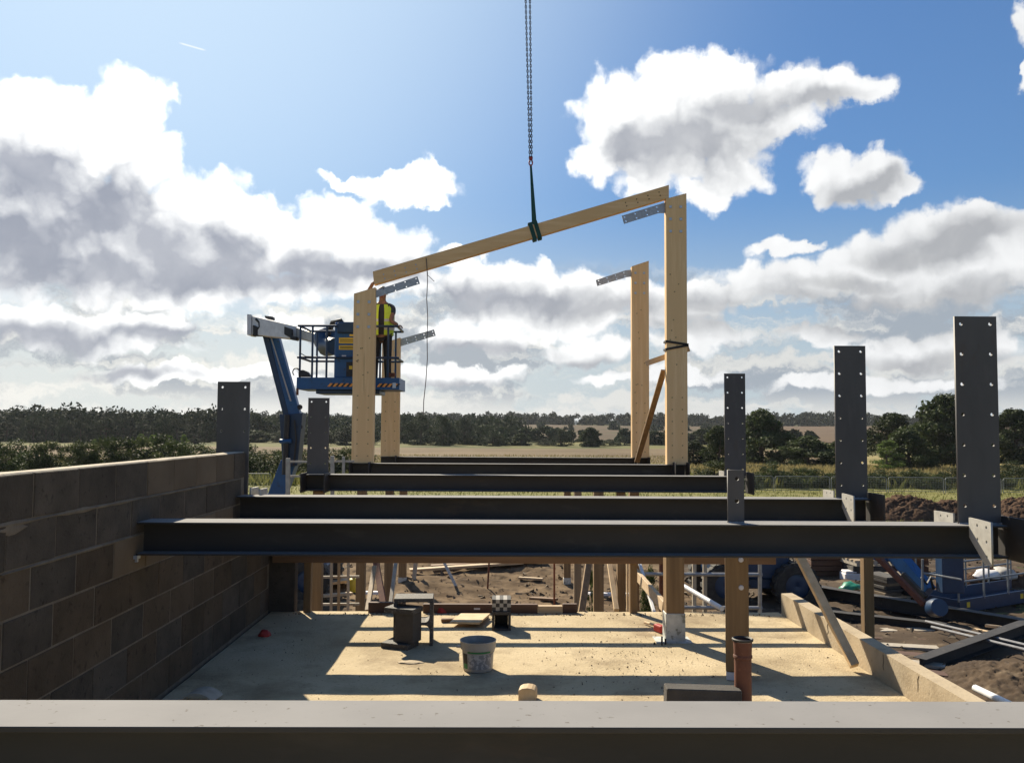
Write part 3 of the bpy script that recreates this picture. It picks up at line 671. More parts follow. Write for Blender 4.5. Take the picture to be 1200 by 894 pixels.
def link_mb(c, ax, side, L_=.062, wd=.0135, r=.0075):
    n = 8; pts = []
    for k in range(n):
        t = 2*math.pi*k/n; pts.append(c + ax*(L_/2*math.sin(t)) + side*(wd*math.cos(t)*1.0))
    pts.append(pts[0]); m_.tube(pts, r, 4, cap=False)
for off in (-.042, .045):
    m_ = MB(); a0 = top + Vector((off*.35, 0, .07)); a1 = ctop + Vector((off, 0, 0)); n = int((a1-a0).length/.047); ax = (a1-a0).normalized()
    for k in range(n):
        link_mb(a0 + (a1-a0)*(k/n), ax, Vector((1, 0, 0)) if k % 2 else Vector((0, 1, 0)))
    m_.build('chain_leg', M_chain, ch)
mb = MB(); m_ = mb
mb.tube([top+Vector((.03*math.cos(t), 0, .03+.05*math.sin(t))) for t in lin(0, 6.28, 12)], .011, 6); mb.box(top+Vector((0, 0, .1)), (.06, .03, .05)); mb.build('hook', M_redpaint, ch)
# tag line
pts = [P(499.5, 303, D4-.08), P(500.5, 318, D4-.085), P(501, 330, D4-.08), P(500, 350, D4-.07), P(501.2, 372, D4-.07), P(500.4, 395, D4-.07), P(500.8, 420, D4-.07), P(499, 447, D4-.07), P(496.5, 470, D4-.07), P(496.2, 486, D4-.07)]
mb = MB(); mb.tube(pts, .0075, 5); mb.tube([P(499.5, 303, D4-.08), P(499.5, 302, D4), P(499.8, 303, D4+.08), P(501, 322, D4+.08)], .0075, 5)
mb.tube([P(500.5, 322, D4-.09), P(505, 326, D4-.1), P(509, 330, D4-.09)], .006, 4)
mb.single('tag_line', M_rope, 'thin rope tied round the rafter and dangling past the left column', 'rope', P(500, 400, D4-.07))

# strap on the right tall column, battens and brace
mb = MB()
x0, x1, yf, yb = 2.765, 3.115, D4-.08, D4+.08
for (za, zb) in ((cz(780, 400.5, D4), cz(804, 404.5, D4)), (cz(780, 410, D4), cz(804, 405, D4))):
    q = .004
    mb.bar((x0-.02, yf-.008, za), (x1+.02, yf-.008, zb), .012, .038); mb.bar((x1+.008, yf-.012, zb), (x1+.008, yb+.012, zb), .012, .038)
    mb.bar((x0-.02, yb+.008, za), (x1+.02, yb+.008, zb), .012, .038); mb.bar((x0-.008, yf-.012, za), (x0-.008, yb+.012, za), .012, .038)
mb.single('ratchet_strap', M_strap, 'dark webbing strap wound twice round the tallest column', 'strap', (x0, yf, cz(780, 405, D4)))
mb = MB(); a_ = P(757, 426, D4+.35); b_ = P(808, 408.5, D4+.12)
mb.bar(a_, b_, .045, .09); mb.single('timber_batten', M_plankx, 'short timber batten strapped behind the tallest column', 'batten', a_, bevel=.003)
mb = MB(); a_ = P(746.5, 541, D5-.6); b_ = P(778, 434, D4+.4); mb.bar(a_, b_, .10, .04, (0, 1, 0))
mb.single('diagonal_brace', M_post, 'brown sloping plank leaning between the two right columns', 'brace', a_, bevel=.003)

# ------------------------------------------------------------------ edge rail, posts and timber round the floor edge
rl = thing('guard_rail', 'brown two board timber guard rail along the far edge of the floor', 'guard rail', (.2, 8.56, 0))
for z0 in (.49, .96): MB().span((-2.24, 8.555, z0), (2.715, 8.593, z0+.098)).build('rail_board', M_board, rl, bevel=.004)
for px in (361, 742):
    x = P(px, 690, 8.64).x; MB().span((x-.035, 8.598, -.7), (x+.035, 8.68, .915 if px < 400 else 1.03)).build('rail_post', M_post, rl, bevel=.004)
def tpost(label, px0, px1, d, z1=BB-.004, z0=GZ-.05, m=None, shoe=None, dep=.14):
    x0, x1 = P(px0, 690, d).x, P(px1, 690, d).x
    if shoe is None:
        mb = MB(); mb.span((x0, d-dep/2, z0), (x1, d+dep/2, z1))
        return mb.single('timber_post', m or M_post, label, 'post', ((x0+x1)/2, d, z0), bevel=.006, group='timber posts under the steel beams')
    r = thing('timber_post', label, 'post', ((x0+x1)/2, d, z0), 'timber posts under the steel beams')
    MB().span((x0, d-dep/2, z0), (x1, d+dep/2, z1)).build('timber', m or M_post, r, bevel=.006)
    mb = MB(); mb.span((x0-.006, d-dep/2-.006, z0-.006), (x1+.006, d+dep/2+.006, shoe)); mb.build('post_shoe', M_galvshoe, r, bevel=.004)
    mb = MB(); mb.span((x0-.09, d-dep/2-.03, z0-.004), (x1+.06, d+dep/2+.03, z0+.006)); mb.build('base_plate', M_galvshoe, r)
    return r
tpost('warm brown post just right of the block wall end, beyond the guard rail', 366, 377.5, D3)
tpost('dark brown post between the grey lattice and the red brown prop', 417.5, 428, D4)
tpost('dark post with the red brown prop leaning against it', 450.5, 460, D5)
tpost('left post in a galvanised shoe standing on the far dirt', 467, 476, 21.2, shoe=GZ+.34)
tpost('right post in a galvanised shoe standing on the far dirt', 660.5, 668.5, 21.2, shoe=GZ+.34)
tpost('pale weathered post left of the two dark posts', 672.5, 681, D5, m=M_postpale)
tpost('brown post half way along the right hand row', 695.5, 707, D4)
tpost('brown post with the pale plank leaning on it', 723, 732.5, D3)
tpost('broad dark post behind the falling timber brace', 737.5, 748.5, 11.8)
tpost('square post in a tall galvanised shoe standing on the concrete floor', 779, 800, 7.52, z0=.004, shoe=.245, dep=.15)
p2 = thing('timber_post', 'stout brown post behind the clay pipe, two round bolt caps on its face', 'post', (1.74, 6.40, 0), 'timber posts under the steel beams')
rz = Matrix.Rotation(R(-14), 3, 'Z')
MB().box((1.74, 6.41, .56), (.165, .165, 1.0), rz).build('timber', M_post, p2, bevel=.008)
MB().box((1.74, 6.41, .03), (.16, .16, .056), rz).build('plinth', M_sheet, p2)
for z in (.87, .67):
    mb = MB(); c = Vector((1.74, 6.41, z)) + rz @ Vector((.03, -.0825, 0)); mb.lathe(c, [(0, .012), (.016, .010), (.019, 0)], 12, rz @ Matrix.Rotation(R(90), 3, 'X')); mb.build('bolt_cap', M_sheet, p2, smooth=True)
tpost('thin post standing in the yard beyond the right kerb wall', 1010.5, 1022, 7.9, z1=BB-.004, dep=.09)
def prop(name, m, label, cat, a, b, w, h, up=(0, 0, 1)):
    mb = MB(); mb.bar(a, b, w, h, up); return mb.single(name, m, label, cat, a, bevel=.003)
prop('leaning_plank', M_plank, 'long sawn plank leaning over the right kerb wall', 'plank', Pz(1011, 780, .045) + Vector((-.06, 0, 0)), P(925, 628, 7.25), .065, .065, (1, 0, .3))
prop('timber_prop', M_rust, 'red brown timber prop leaning between two posts', 'prop', P(451.5, 719, 12.5), P(440, 655, 13.5), .09, .05, (0, 1, 0))
prop('timber_prop', M_postpale, 'pale timber prop leaning left of the dark post', 'prop', P(430.5, 716, 11.5), P(439, 664, 12.5), .06, .05, (0, 1, 0))
prop('timber_prop', M_grey_timber, 'grey timber prop leaning right of the dark post', 'prop', P(456.5, 717, 12), P(464.5, 655, 13), .05, .05, (0, 1, 0))
prop('timber_prop', M_post, 'orange brown prop leaning between the pale post and the dark post', 'prop', P(681, 720, 11.5), P(691, 652, 12.5), .09, .05, (0, 1, 0))
prop('timber_prop', M_plank, 'pale plank leaning down onto the right hand brown post', 'prop', P(722.5, 715, 10.6), P(713, 652, 11.4), .06, .05, (0, 1, 0))
prop('timber_batten', M_plank, 'thin pale upright batten between two dark posts', 'batten', P(735.3, 722, 10.6), P(734.8, 652, 10.6), .02, .05, (0, 1, 0))
prop('fallen_brace', M_plankx, 'pale timber brace sloping down to the shod post on the floor', 'brace', P(779, 711, 9.2), P(742, 668, 11), .05, .11, (0, 1, .4))
prop('steel_prop', M_white, 'white steel tube leaning behind the fallen timber brace', 'prop', P(768, 722, 9.6), P(748, 655, 11), .035, .035)
mb = MB(); mb.tube([P(800, 686, 10.4), P(846, 713, 9.6)], .030, 10); mb.single('white_tube', M_white, 'shiny white tube sloping between the two brown posts', 'tube', P(800, 686, 10.4), smooth=True)
mb = MB(); a_ = Pz(537, 692, GZ+.1); mb.bar(a_, P(519.5, 657, a_.y+.2), .06, .06, (0, 1, 0)); mb.single('push_pull_prop', M_galv, 'grey steel prop standing tilted on the dirt', 'prop', a_)
a_ = Pz(484, 690, GZ+.05); prop('timber_prop', M_grey_timber, 'grey plank propped against the left shod post', 'prop', a_, P(487.5, 655, a_.y+.2), .10, .05, (0, 1, 0))
mb = MB(); a_ = Pz(571, 697, GZ); mb.tube([a_, P(573.5, 652, a_.y)], .022, 8); mb.box(a_+Vector((0, 0, .02)), (.14, .14, .05)); mb.single('steel_pin', M_rust, 'thin rusty steel pin standing upright in the dirt', 'pin', a_)
mb = MB(); mb.bar(P(649.5, 712, 9.2), P(649.5, 652, 9.2), .02, .02); mb.single('red_stake', M_rust, 'red brown metal stake upright behind the shutter boards', 'stake', P(649.5, 712, 9.2))
# grey slatted timber lattice on the left
lt = thing('timber_lattice', 'grey timber lattice of three uprights behind the brown post', 'lattice', P(398, 718, 11.6))
for px, m in ((388.5, M_grey_timber), (397.3, M_postpale), (408.3, M_grey_timber)):
    mb = MB(); mb.bar(P(px-.6, 722, 11.6), P(px+.2, 630, 11.6), .033, .04, (0, 1, 0)); mb.build('upright', m, lt, bevel=.003)
for py in (676, 708): MB().bar(P(378, py, 11.64), P(421, py-.5, 11.64), .03, .03).build('crossbar', M_grey_timber, lt)
# shutter boards on the slab edge
for (a_, b_, m, lab, zt) in ((496, 630, M_dark_timber, 'long dark shuttering board along the far floor edge', .085), (630.5, 659, M_plankx, 'short pale shuttering board at the end of the dark one', .07),
                         (432, 470, M_dark_timber, 'dark shuttering board left of the steel offcuts', .10), (659.5, 676, M_dark_timber, 'stub of dark shuttering board beside the pale post', .09)):
    x0, x1 = P(a_, 712, 8.62).x, P(b_, 712, 8.62).x
    if lab.startswith('long'):
        r = thing('shutter_board', lab, 'board', (x0, 8.62, 0)); MB().span((x0, 8.59, -.1), (x1, 8.65, zt)).build('plank', m, r, bevel=.003)
        x = P(559, 712, 8.59).x; MB().span((x-.03, 8.587, .035), (x+.03, 8.5895, .052)).build('sticker', M_sheet, r)
    else: mb = MB(); mb.span((x0, 8.59, -.1), (x1, 8.65, zt)); mb.single('shutter_board', m, lab, 'board', (x0, 8.62, 0), bevel=.003)
# timber on the dirt
def lyr(px, py, z=0.0):
    y = 9.5
    while y < 32:                                    # walk the sight line until it meets the dirt
        p = P(px, py, y)
        if p.z <= dirt_z(p.x, y): break
        y += .05
    p.z = dirt_z(p.x, p.y)+z; return p
prop('scaffold_board', M_plankx, 'long pale board lying across the dirt bank', 'board', lyr(480, 673, .10), lyr(612, 664, .10), .24, .06)
prop('scaffold_board', M_board, 'second long brown board lying behind the pale one', 'board', lyr(505, 668, .08), lyr(640, 661, .08), .22, .05)
prop('short_plank', M_plankx, 'short pale plank on the dirt in the middle', 'plank', lyr(608, 681, .06), lyr(636, 682, .06), .12, .05)
prop('short_plank', M_board, 'short brown plank beside the red brown stake', 'plank', lyr(622, 704, .06), lyr(652, 706, .06), .14, .05)
for i, (u0, v0, u1, v1, lab) in enumerate(((378, 690, 418, 684, 'pale sheet timber lying behind the lattice, the upper one'), (378, 705, 412, 702, 'pale timber lying behind the lattice, the lower one'), (424, 701, 452, 701, 'white edged board lying behind the red brown prop'), (690, 702, 742, 703, 'grey board lying behind the dark posts'))):
    prop('loose_board', M_plankx if i < 2 else M_sheet, lab, 'board', lyr(u0, v0, .12), lyr(u1, v1, .12), .4 if i == 0 else .14, .06)
mb = MB(); a_ = lyr(414, 694); mb.lathe(a_, [(.0, 0), (.11, 0), (.125, .05), (.12, .26), (.08, .31), (.04, .32), (.04, .36), (0, .36)], 16); mb.single('yellow_container', M_yellow, 'yellow plastic container beyond the dark post', 'container', a_, smooth=True)
# scaffold barrier right of the shod post
sc = thing('scaffolding', 'grey scaffold tubes and timber uprights behind the two big posts', 'scaffold', P(850, 715, 11.5))
for py in (672.5, 711.5): MB().tube([P(752 if py < 700 else 800, py, 11.5), P(893, py+.6, 11.5)], .026, 8).build('ledger_tube', M_tube, sc, smooth=True)
MB().tube([P(890.5, 735, 11.5), P(890.5, 640, 11.5)], .027, 8).build('standard_tube', M_tube, sc, smooth=True)
for px in (813.5, 826): MB().bar(P(px, 730, 11.56), P(px, 640, 11.56), .05, .05, (0, 1, 0)).build('timber_upright', M_grey_timber, sc, bevel=.003)
MB().tube([P(775, 735, 11.54), P(775.5, 640, 11.54)], .035, 8).build('standard_tube', M_rust, sc, smooth=True)
# grey railing at the left, seen over the fourth beam
gr = thing('timber_railing', 'grey timber railing left of the tall column, seen over the beams', 'railing', P(370, 575, 12.5))
for (px, y0, y1, w) in ((337.5, 600, 537, .058), (389.5, 600, 534, .05), (402.5, 556, 535, .035)): MB().bar(P(px, y0, 12.5), P(px, y1, 12.5), w, .05, (0, 1, 0)).build('upright', M_tube, gr, bevel=.003)
for py in (541, 558): MB().bar(P(338, py, 12.56), P(415, py-.5, 12.56), .02, .028).build('rail', M_tube, gr)

# ------------------------------------------------------------------ things on the floor
def uc_profile(h=.30, b=.30, tf=.022, tw=.016, r=.045, n=4):
    q = []
    def arc(cx, cy, a0, a1): return [(cx+r*math.cos(a0+(a1-a0)*k/n), cy+r*math.sin(a0+(a1-a0)*k/n)) for k in range(n+1)]
    H, Bx, t = h/2, b/2, tw/2
    pts = [(-Bx, -H), (Bx, -H), (Bx, -H+tf)] + arc(t+r, -H+tf+r, -math.pi/2, -math.pi) + arc(t+r, H-tf-r, math.pi, math.pi/2) + [(Bx, H-tf), (Bx, H), (-Bx, H), (-Bx, H-tf)]
    pts += arc(-t-r, H-tf-r, math.pi/2, 0) + arc(-t-r, -H+tf+r, 0, -math.pi/2) + [(-Bx, -H+tf)]
    return pts
def offcut(label, c, L_, rotz, roll, sz, h=.33, b=.30):
    r = thing('steel_offcut', label, 'steel offcut', c, 'offcuts of steel column')
    pts = uc_profile(h, b, .03, .02, .04)
    M = Matrix.Rotation(rotz, 3, 'Z') @ Matrix.Rotation(roll, 3, 'Y')
    mb = MB(); poly = [M @ Vector((u, -L_/2, v)) + Vector(c) + Vector((0, 0, sz)) for u, v in pts]
    mb.prism(poly, M @ Vector((0, L_, 0))); mb.build('section', M_offcut, r, bevel=.002); return r
OFC = Pz(472.5, 757, 0)
# front one: upright I, seen at an angle; the second lies on its side with its H end towards the camera
oc = thing('steel_offcut', 'front dark offcut of I-section with a flat speckled top flange', 'steel offcut', OFC, 'offcuts of steel column')
M = Matrix.Rotation(R(-22), 3, 'Z')
def obox(c, s): return MB().box(Vector(OFC) + M @ Vector(c), s, M)
obox((.0, 0, .305), (.27, .18, .042)).build('top_flange', M_offcut, oc, bevel=.003)
obox((.045, -.0, .1645), (.17, .15, .237)).build('web', M_lintel, oc, bevel=.004)
obox((-.02, -.02, .0225), (.25, .20, .045)).build('bottom_flange', M_offcut, oc, bevel=.003)
offcut('rear offcut of I-section lying with its rounded H-shaped end facing us', (-.735, 7.42, 0), .24, R(3), R(90), .18, .33, .36)
ro = next(o for o in C.objects if o.get('label', '').startswith('rear offcut')); MB().box((-.735, 7.42, .376), (.325, .23, .03), Matrix.Rotation(R(3), 3, 'Z')).build('top_plate', M_offcut, ro, bevel=.002)

bk = thing('mortar_bucket', 'white plastic bucket with a torn label, wire handle and dry mortar', 'bucket', (0, 0, 0))
bc = Pz(560, 784, 0); bk.location = bc; LOC[bk] = Vector(bc)
RB, HB = .120, .222
mb = MB(); mb.lathe(bc, [(0, .002), (RB*.9, .002), (RB*.93, .012), (RB*1.0, .155), (RB*1.02, .157), (RB*1.10, .161), (RB*1.13, .214), (RB*1.15, HB), (RB*1.10, HB), (RB*1.07, .20), (RB*1.0, .172), (RB*.92, .03)], 36)
mb.build('shell', M_plastic, bk, smooth=True)
mb = MB(); mb.lathe(bc, [(0, .178), (.05, .184), (.09, .175), (RB*1.03, .172)], 24); mb.build('mortar', M_mortar, bk, smooth=True)
def wrap(name, m, a0, a1, z0, z1, dr):
    mb = MB(); n = 14; vs = []
    for k in range(n+1):
        a = R(a0+(a1-a0)*k/n)
        for z in (z0, z1):
            rr = RB*(.93+.07*(z-.012)/.145)+dr; vs.append(bc+Vector((rr*math.cos(a), rr*math.sin(a), z)))
    mb.add(vs, [(2*k, 2*k+2, 2*k+3, 2*k+1) for k in range(n)]); return mb.build(name, m, bk)
wrap('label', M_label, -128, -32, .025, .135, .0015)
wrap('black_label_panel', M_black, -155, -131, .062, .135, .0016); wrap('green_label_panel', M_green, -155, -131, .025, .062, .0016)
wrap('green_band', M_green, -128, -40, .143, .155, .003)
mb = MB(); mb.tube([bc+Vector((RB*1.04*math.cos(t), -.02-.10*abs(math.sin(t))**.8, .155-.12*math.sin(t)**2*.55)) for t in lin(0, .9, 8)], .0028, 6)
mb.build('handle', M_tube, bk)
mb = MB(); mb.box(bc+Vector((-RB*1.14, -.01, .172)), (.05, .03, .012)); mb.build('handle_lug', M_plastic, bk)

pw = thing('plywood_offcut', 'square of pale plywood resting on a small batten', 'plywood', Pz(550, 728, 0))
a_, b_, c_, d_ = [Pz(*q, .035) for q in ((527, 730.5), (562, 731.5), (574.5, 720.5), (540, 720.5))]
mb = MB(); mb.prism([a_, b_, c_, d_], (0, 0, .018)); mb.build('sheet', M_ply, pw, bevel=.001)
MB().bar(Pz(556, 730, .012), Pz(571, 722, .012), .03, .05).build('batten', M_post, pw)
prop('small_batten', M_board, 'small brown batten lying left of the plywood', 'batten', Pz(517, 726.5, .018), Pz(534, 726, .018), .05, .03)
hb = thing('hollow_block', 'dark hollow box open towards us under the chequered tape', 'block', Pz(588, 742, 0))
c = Pz(587.5, 739, 0); w, hgt, dp = .17, .17, .24
for nm, a_, b_ in (('side', (-w/2, 0, 0), (-w/2+.022, dp, hgt)), ('side', (w/2-.022, 0, 0), (w/2, dp, hgt)), ('base', (-w/2+.023, 0, 0), (w/2-.023, dp, .02)), ('lid', (-w/2+.023, 0, hgt-.03), (w/2-.023, dp, hgt)), ('back', (-w/2+.023, dp-.02, .021), (w/2-.023, dp, hgt-.031))):
    MB().span(c+Vector(a_), c+Vector(b_)).build(nm, M_lintel, hb, bevel=.003)
ck = thing('chequered_crate', 'small black and white chequered crate on the hollow box', 'crate', c+Vector((0, .08, hgt)))
base = c+Vector((-.085, .02, hgt+.002))
for ix in range(5):
    for iz in range(3):
        MB().span(base+Vector((ix*.034, 0, iz*.034)), base+Vector((ix*.034+.034, .2, iz*.034+.034))).build('square', M_plastic if (ix+iz) % 2 else M_black, ck)
mb = MB()
def blob(c, rx, ry, rz, m, name, label, cat, seed):
    bm = bmesh.new(); bmesh.ops.create_icosphere(bm, subdivisions=3, radius=1); me = bpy.data.meshes.new(name)
    for v in bm.verts:
        k = 1+.28*noise.noise(v.co*1.7+Vector((seed, 0, 0)))+.12*noise.noise(v.co*4+Vector((0, seed, 0))); v.co = Vector((v.co.x*rx*k, v.co.y*ry*k, max(-.25, v.co.z)*rz*k + .2*rz))
    bm.to_mesh(me); bm.free()
    for p in me.polygons: p.use_smooth = True
    o = link(name, me, m); o.location = c; return tag(o, label, cat)
blob(Pz(518, 716, 0)+Vector((0, -.05, 0)), .055, .06, .05, M_redpaint, 'red_rag', 'red rag on the floor beside the rear steel offcut', 'rag', 1)
blob(Pz(310, 745, 0), .05, .04, .045, M_redpaint, 'red_glove', 'small red glove in the shade near the wall foot', 'glove', 5)
hm = thing('lump_hammer', 'hammer with a wooden handle and red head by the shod post', 'hammer', Pz(765, 733, 0))
MB().tube([Pz(755.5, 729, .022), Pz(771, 733, .03)], .012, 8).build('handle', M_plank, hm, smooth=True)
mb = MB(); mb.box(Pz(773, 736, .035), (.06, .12, .065), Matrix.Rotation(.4, 3, 'Z')); mb.build('head', M_redpaint, hm, bevel=.012, seg=2)
an = thing('anchor_bolts', 'threaded anchor bolts sticking up beside the shod post', 'bolts', (1.36, 7.35, 0))
for (dx, dy, hh) in ((0, 0, .075), (.035, .03, .05), (-.06, .02, .02)):
    MB().tube([(1.36+dx, 7.35+dy, 0), (1.36+dx, 7.35+dy, hh)], .008, 6).build('bolt', M_lintel, an)
# things by the near edge
cp = Pz(871, 832, 0); cl = thing('clay_pipe', 'upright terracotta drain pipe with a collared socket', 'pipe', cp)
hp_ = P(874, 748, cp.y).z
mb = MB(); mb.lathe(cp, [(.050, 0), (.055, .0), (.055, hp_-.125), (.061, hp_-.12), (.061, hp_-.105), (.057, hp_-.10), (.060, hp_-.02), (.060, hp_-.018), (.054, hp_-.018), (.050, hp_-.1)], 28); mb.build('barrel', M_terra, cl, smooth=True)
mb = MB(); mb.lathe(cp, [(.056, hp_-.017), (.067, hp_-.013), (.069, hp_), (.062, hp_+.004), (.055, hp_-.004), (.056, hp_-.017)], 28); mb.build('rim', M_black, cl, smooth=True)
ln = thing('concrete_lintel', 'dark concrete lintel block in front of the clay pipe', 'lintel', (0, 0, 0))
la, lb = Pz(783, 828, .06), Pz(872, 829, .06); lc = (la+lb)/2; ln.location = lc; LOC[ln] = Vector(lc)
mb = MB(); mb.bar(la+Vector((0, .1, .03)), lb+Vector((0, .10, .02)), .13, .145); mb.build('body', M_lintel, ln, bevel=.006)
MB().bar(la+Vector((.03, .1, -.075)), lb+Vector((0, .1, -.075)), .12, .05).build('foot', M_lintel, ln, bevel=.004)
mb = MB(); c = Pz(617.5, 822, 0); poly = [(-.058, 0), (.058, 0), (.058, .062), (.05, .075), (.03, .084), (0, .088), (-.035, .084), (-.058, .072)]
mb.prism([c+Vector((x, 0, z)) for x, z in poly], (.015, .09, .008)); mb.single('timber_offcut', M_plank, 'small round-topped block of pale wood near the front beam', 'wood block', c, bevel=.003)
mb = MB(); c = Pz(228, 826, 0)
for k in range(10):
    a0, a1 = R(40+10*k), R(50+10*k)
    mb.prism([c+Vector((.15*math.cos(a), 0, .15*math.sin(a)-.075))*1 for a in (a0, a1)] + [c+Vector((.138*math.cos(a), 0, .138*math.sin(a)-.075)) for a in (a1, a0)], (.02, .16, 0))
mb.single('pipe_shell', M_grey_timber, 'pale curved shell of pipe lying against the foot of the wall', 'pipe shell', c)
blob(Pz(476, 778, 0)+Vector((.03, .05, 0)), .10, .05, .008, M_conc, 'mortar_splash', 'pale splash of mortar on the floor before the steel offcut', 'mortar', 8)

# ------------------------------------------------------------------ boom lift with the worker
DB = 14.98
bl = thing('boom_lift', 'blue boom lift reaching up behind the block wall with a railed platform', 'boom lift', P(318, 690, 20.5) * 1)
base = P(322, 690, 20.5); base.z = GZ; bl.location = base; LOC[bl] = Vector(base)
def pj(px, py, d): return P(px, py, d)
def quad_arm(pts0, d0, pts1, d1, th, name, m, bev=.012):
    """tapered box arm: two photo points at each end, thickness th along the view depth"""
    a, b = [pj(*q, d0) for q in pts0]; c, d = [pj(*q, d1) for q in pts1]; v = Vector((0, th/2, 0)); mb = MB()
    mb.add([a-v, b-v, d-v, c-v, a+v, b+v, d+v, c+v], [(0, 1, 2, 3), (7, 6, 5, 4), (0, 4, 5, 1), (1, 5, 6, 2), (2, 6, 7, 3), (3, 7, 4, 0)])
    return mb.build(name, m, bl, bevel=bev)
DK = 19.6
quad_arm(((309.5, 394), (316.5, 394)), DK, ((334, 488), (341, 488)), DK, .30, 'boom_back_member', M_bluedk)
quad_arm(((316, 392), (327, 392)), DK-.03, ((339, 488), (353, 486)), DK-.03, .22, 'main_boom', M_blue)
quad_arm(((317.2, 396), (318.6, 396)), DK-.22, ((339.8, 470), (341.6, 470)), DK-.22, .02, 'hydraulic_hose', M_tube, 0)
quad_arm(((330, 486), (357, 484)), DK, ((334, 548), (351, 545)), DK, .42, 'elbow_housing', M_bluedk)
MB().tube([pj(336.5, 486, DK-.3), pj(333.5, 556, DK-.3)], .06, 10).build('lift_cylinder', M_black, bl, smooth=True)
MB().tube([pj(328, 517, DK-.34), pj(341, 517, DK-.34)], .05, 8).build('pivot_pin', M_blue, bl, smooth=True)
quad_arm(((332, 538), (350, 540)), DK+.1, ((311, 592), (331, 592)), DK+.1, .40, 'lower_boom', M_blue)
MB().tube([pj(345, 492, DK-.25), pj(347, 515, DK-.25), pj(344, 545, DK-.25)], .022, 6).build('hydraulic_hose', M_black, bl)
for py in (477, 500): mb = MB(); mb.tube([pj(351.5, py, DK-.2), pj(351.5, py, DK+.2)], .06, 8); mb.build('pivot_pin', M_black, bl)
# turntable and chassis behind the wall
mb = MB(); mb.box(base+Vector((-.1, 0, 1.15)), (2.3, 1.5, .75)); mb.build('turret', M_blue, bl, bevel=.06, seg=2)
mb = MB(); mb.bar(base+Vector((-.1, 0, 1.5)), pj(321, 590, DK+.1), .5, .5, (0, 1, 0)); mb.build('boom_foot', M_blue, bl, bevel=.02)
mb = MB(); mb.box(base+Vector((0, 0, .62)), (2.5, 1.4, .3)); mb.build('chassis', M_bluedk, bl, bevel=.03)
def wheel(parent, c, rr, w, ax='Y'):
    M_ = Matrix.Rotation(R(90), 3, 'X') if ax == 'Y' else Matrix.Rotation(R(90), 3, 'Y')
    mb = MB(); mb.lathe(c, [(rr*.55, -w/2), (rr*.9, -w/2), (rr, -w*.36), (rr, w*.36), (rr*.9, w/2), (rr*.55, w/2), (rr*.55, -w/2)], 26, M_)
    for k in range(18):
        a = 2*math.pi*k/18; p = Vector(c) + M_ @ Vector((rr*1.0*math.cos(a), rr*1.0*math.sin(a), 0)); mb.box(p, (.09, w*.9, .05) if ax == 'Y' else (w*.9, .09, .05), Matrix.Rotation(-a+R(90) if ax == 'Y' else 0, 3, 'Y' if ax == 'Y' else 'X'))
    t = mb.build('tyre', M_tyre, parent, smooth=True)
    mb = MB(); mb.lathe(c, [(0, -w*.3), (rr*.3, -w*.42), (rr*.56, -w*.3), (rr*.56, w*.3), (rr*.3, w*.42), (0, w*.3)], 20, M_); mb.build('rim', M_bluedk, parent, t, smooth=True)
for sx in (-.95, .95):
    for sy in (-.75, .75): wheel(bl, base+Vector((sx, sy, .5)), .48, .34)
# fly jib
DJ = 18.6
quad_arm(((292.5, 369.5), (292.5, 393.5)), DK, ((297.5, 370), (297.5, 394)), DK-.02, .40, 'jib_end_plate', M_white, .004)
quad_arm(((297.5, 371), (297.5, 393)), DK-.05, ((349, 383), (349, 398.5)), DJ, .30, 'fly_jib', M_white)
quad_arm(((349, 384), (349, 397)), DJ, ((382, 395), (382, 404.5)), 17.0, .24, 'jib_extension', M_tube)
quad_arm(((297, 381), (297, 394)), DK-.28, ((313, 387), (313, 394.5)), DK-.26, .12, 'jib_linkage', M_black)
quad_arm(((311, 370.5), (312, 373.5)), DK, ((321, 371.5), (321, 375.5)), DK-.1, .2, 'hose_guard', M_black)
quad_arm(((333.5, 382.5), (333.5, 392)), DJ-.1, ((343, 386), (343, 397.5)), DJ-.2, .1, 'jib_linkage', M_black)
quad_arm(((341, 394), (341, 398)), DJ-.2, ((349, 395), (349, 399.5)), DJ-.25, .2, 'jib_linkage', M_black)
MB().tube([pj(300, 374, DK-.3), pj(304, 378, DK-.35), pj(304.5, 383, DK-.35), pj(301, 387, DK-.3)], .03, 6).build('hydraulic_hose', M_black, bl)
MB().tube([pj(320.5, 381, DK-.4), pj(322.5, 388, DK-.4), pj(318, 395, DK-.35)], .03, 6).build('hydraulic_hose', M_black, bl)
MB().tube([pj(318.5, 389, DK-.2), pj(318.5, 389, DK+.2)], .14, 14).build('pivot_pin', M_tube, bl, smooth=True)
mb = MB(); mb.tube([pj(380, 392, 16.9), pj(382, 398, 16.85), pj(384, 406, 16.7), pj(392, 406, 16.3)], [.22, .25, .2, .16], 12); mb.build('platform_rotator', M_bluedk, bl, smooth=True)
MB().tube([pj(384, 393, 16.3), pj(390, 378, 16.2), pj(399, 376, 16.1), pj(404, 384, 16.1)], .05, 8).build('hydraulic_hose', M_black, bl, smooth=True)
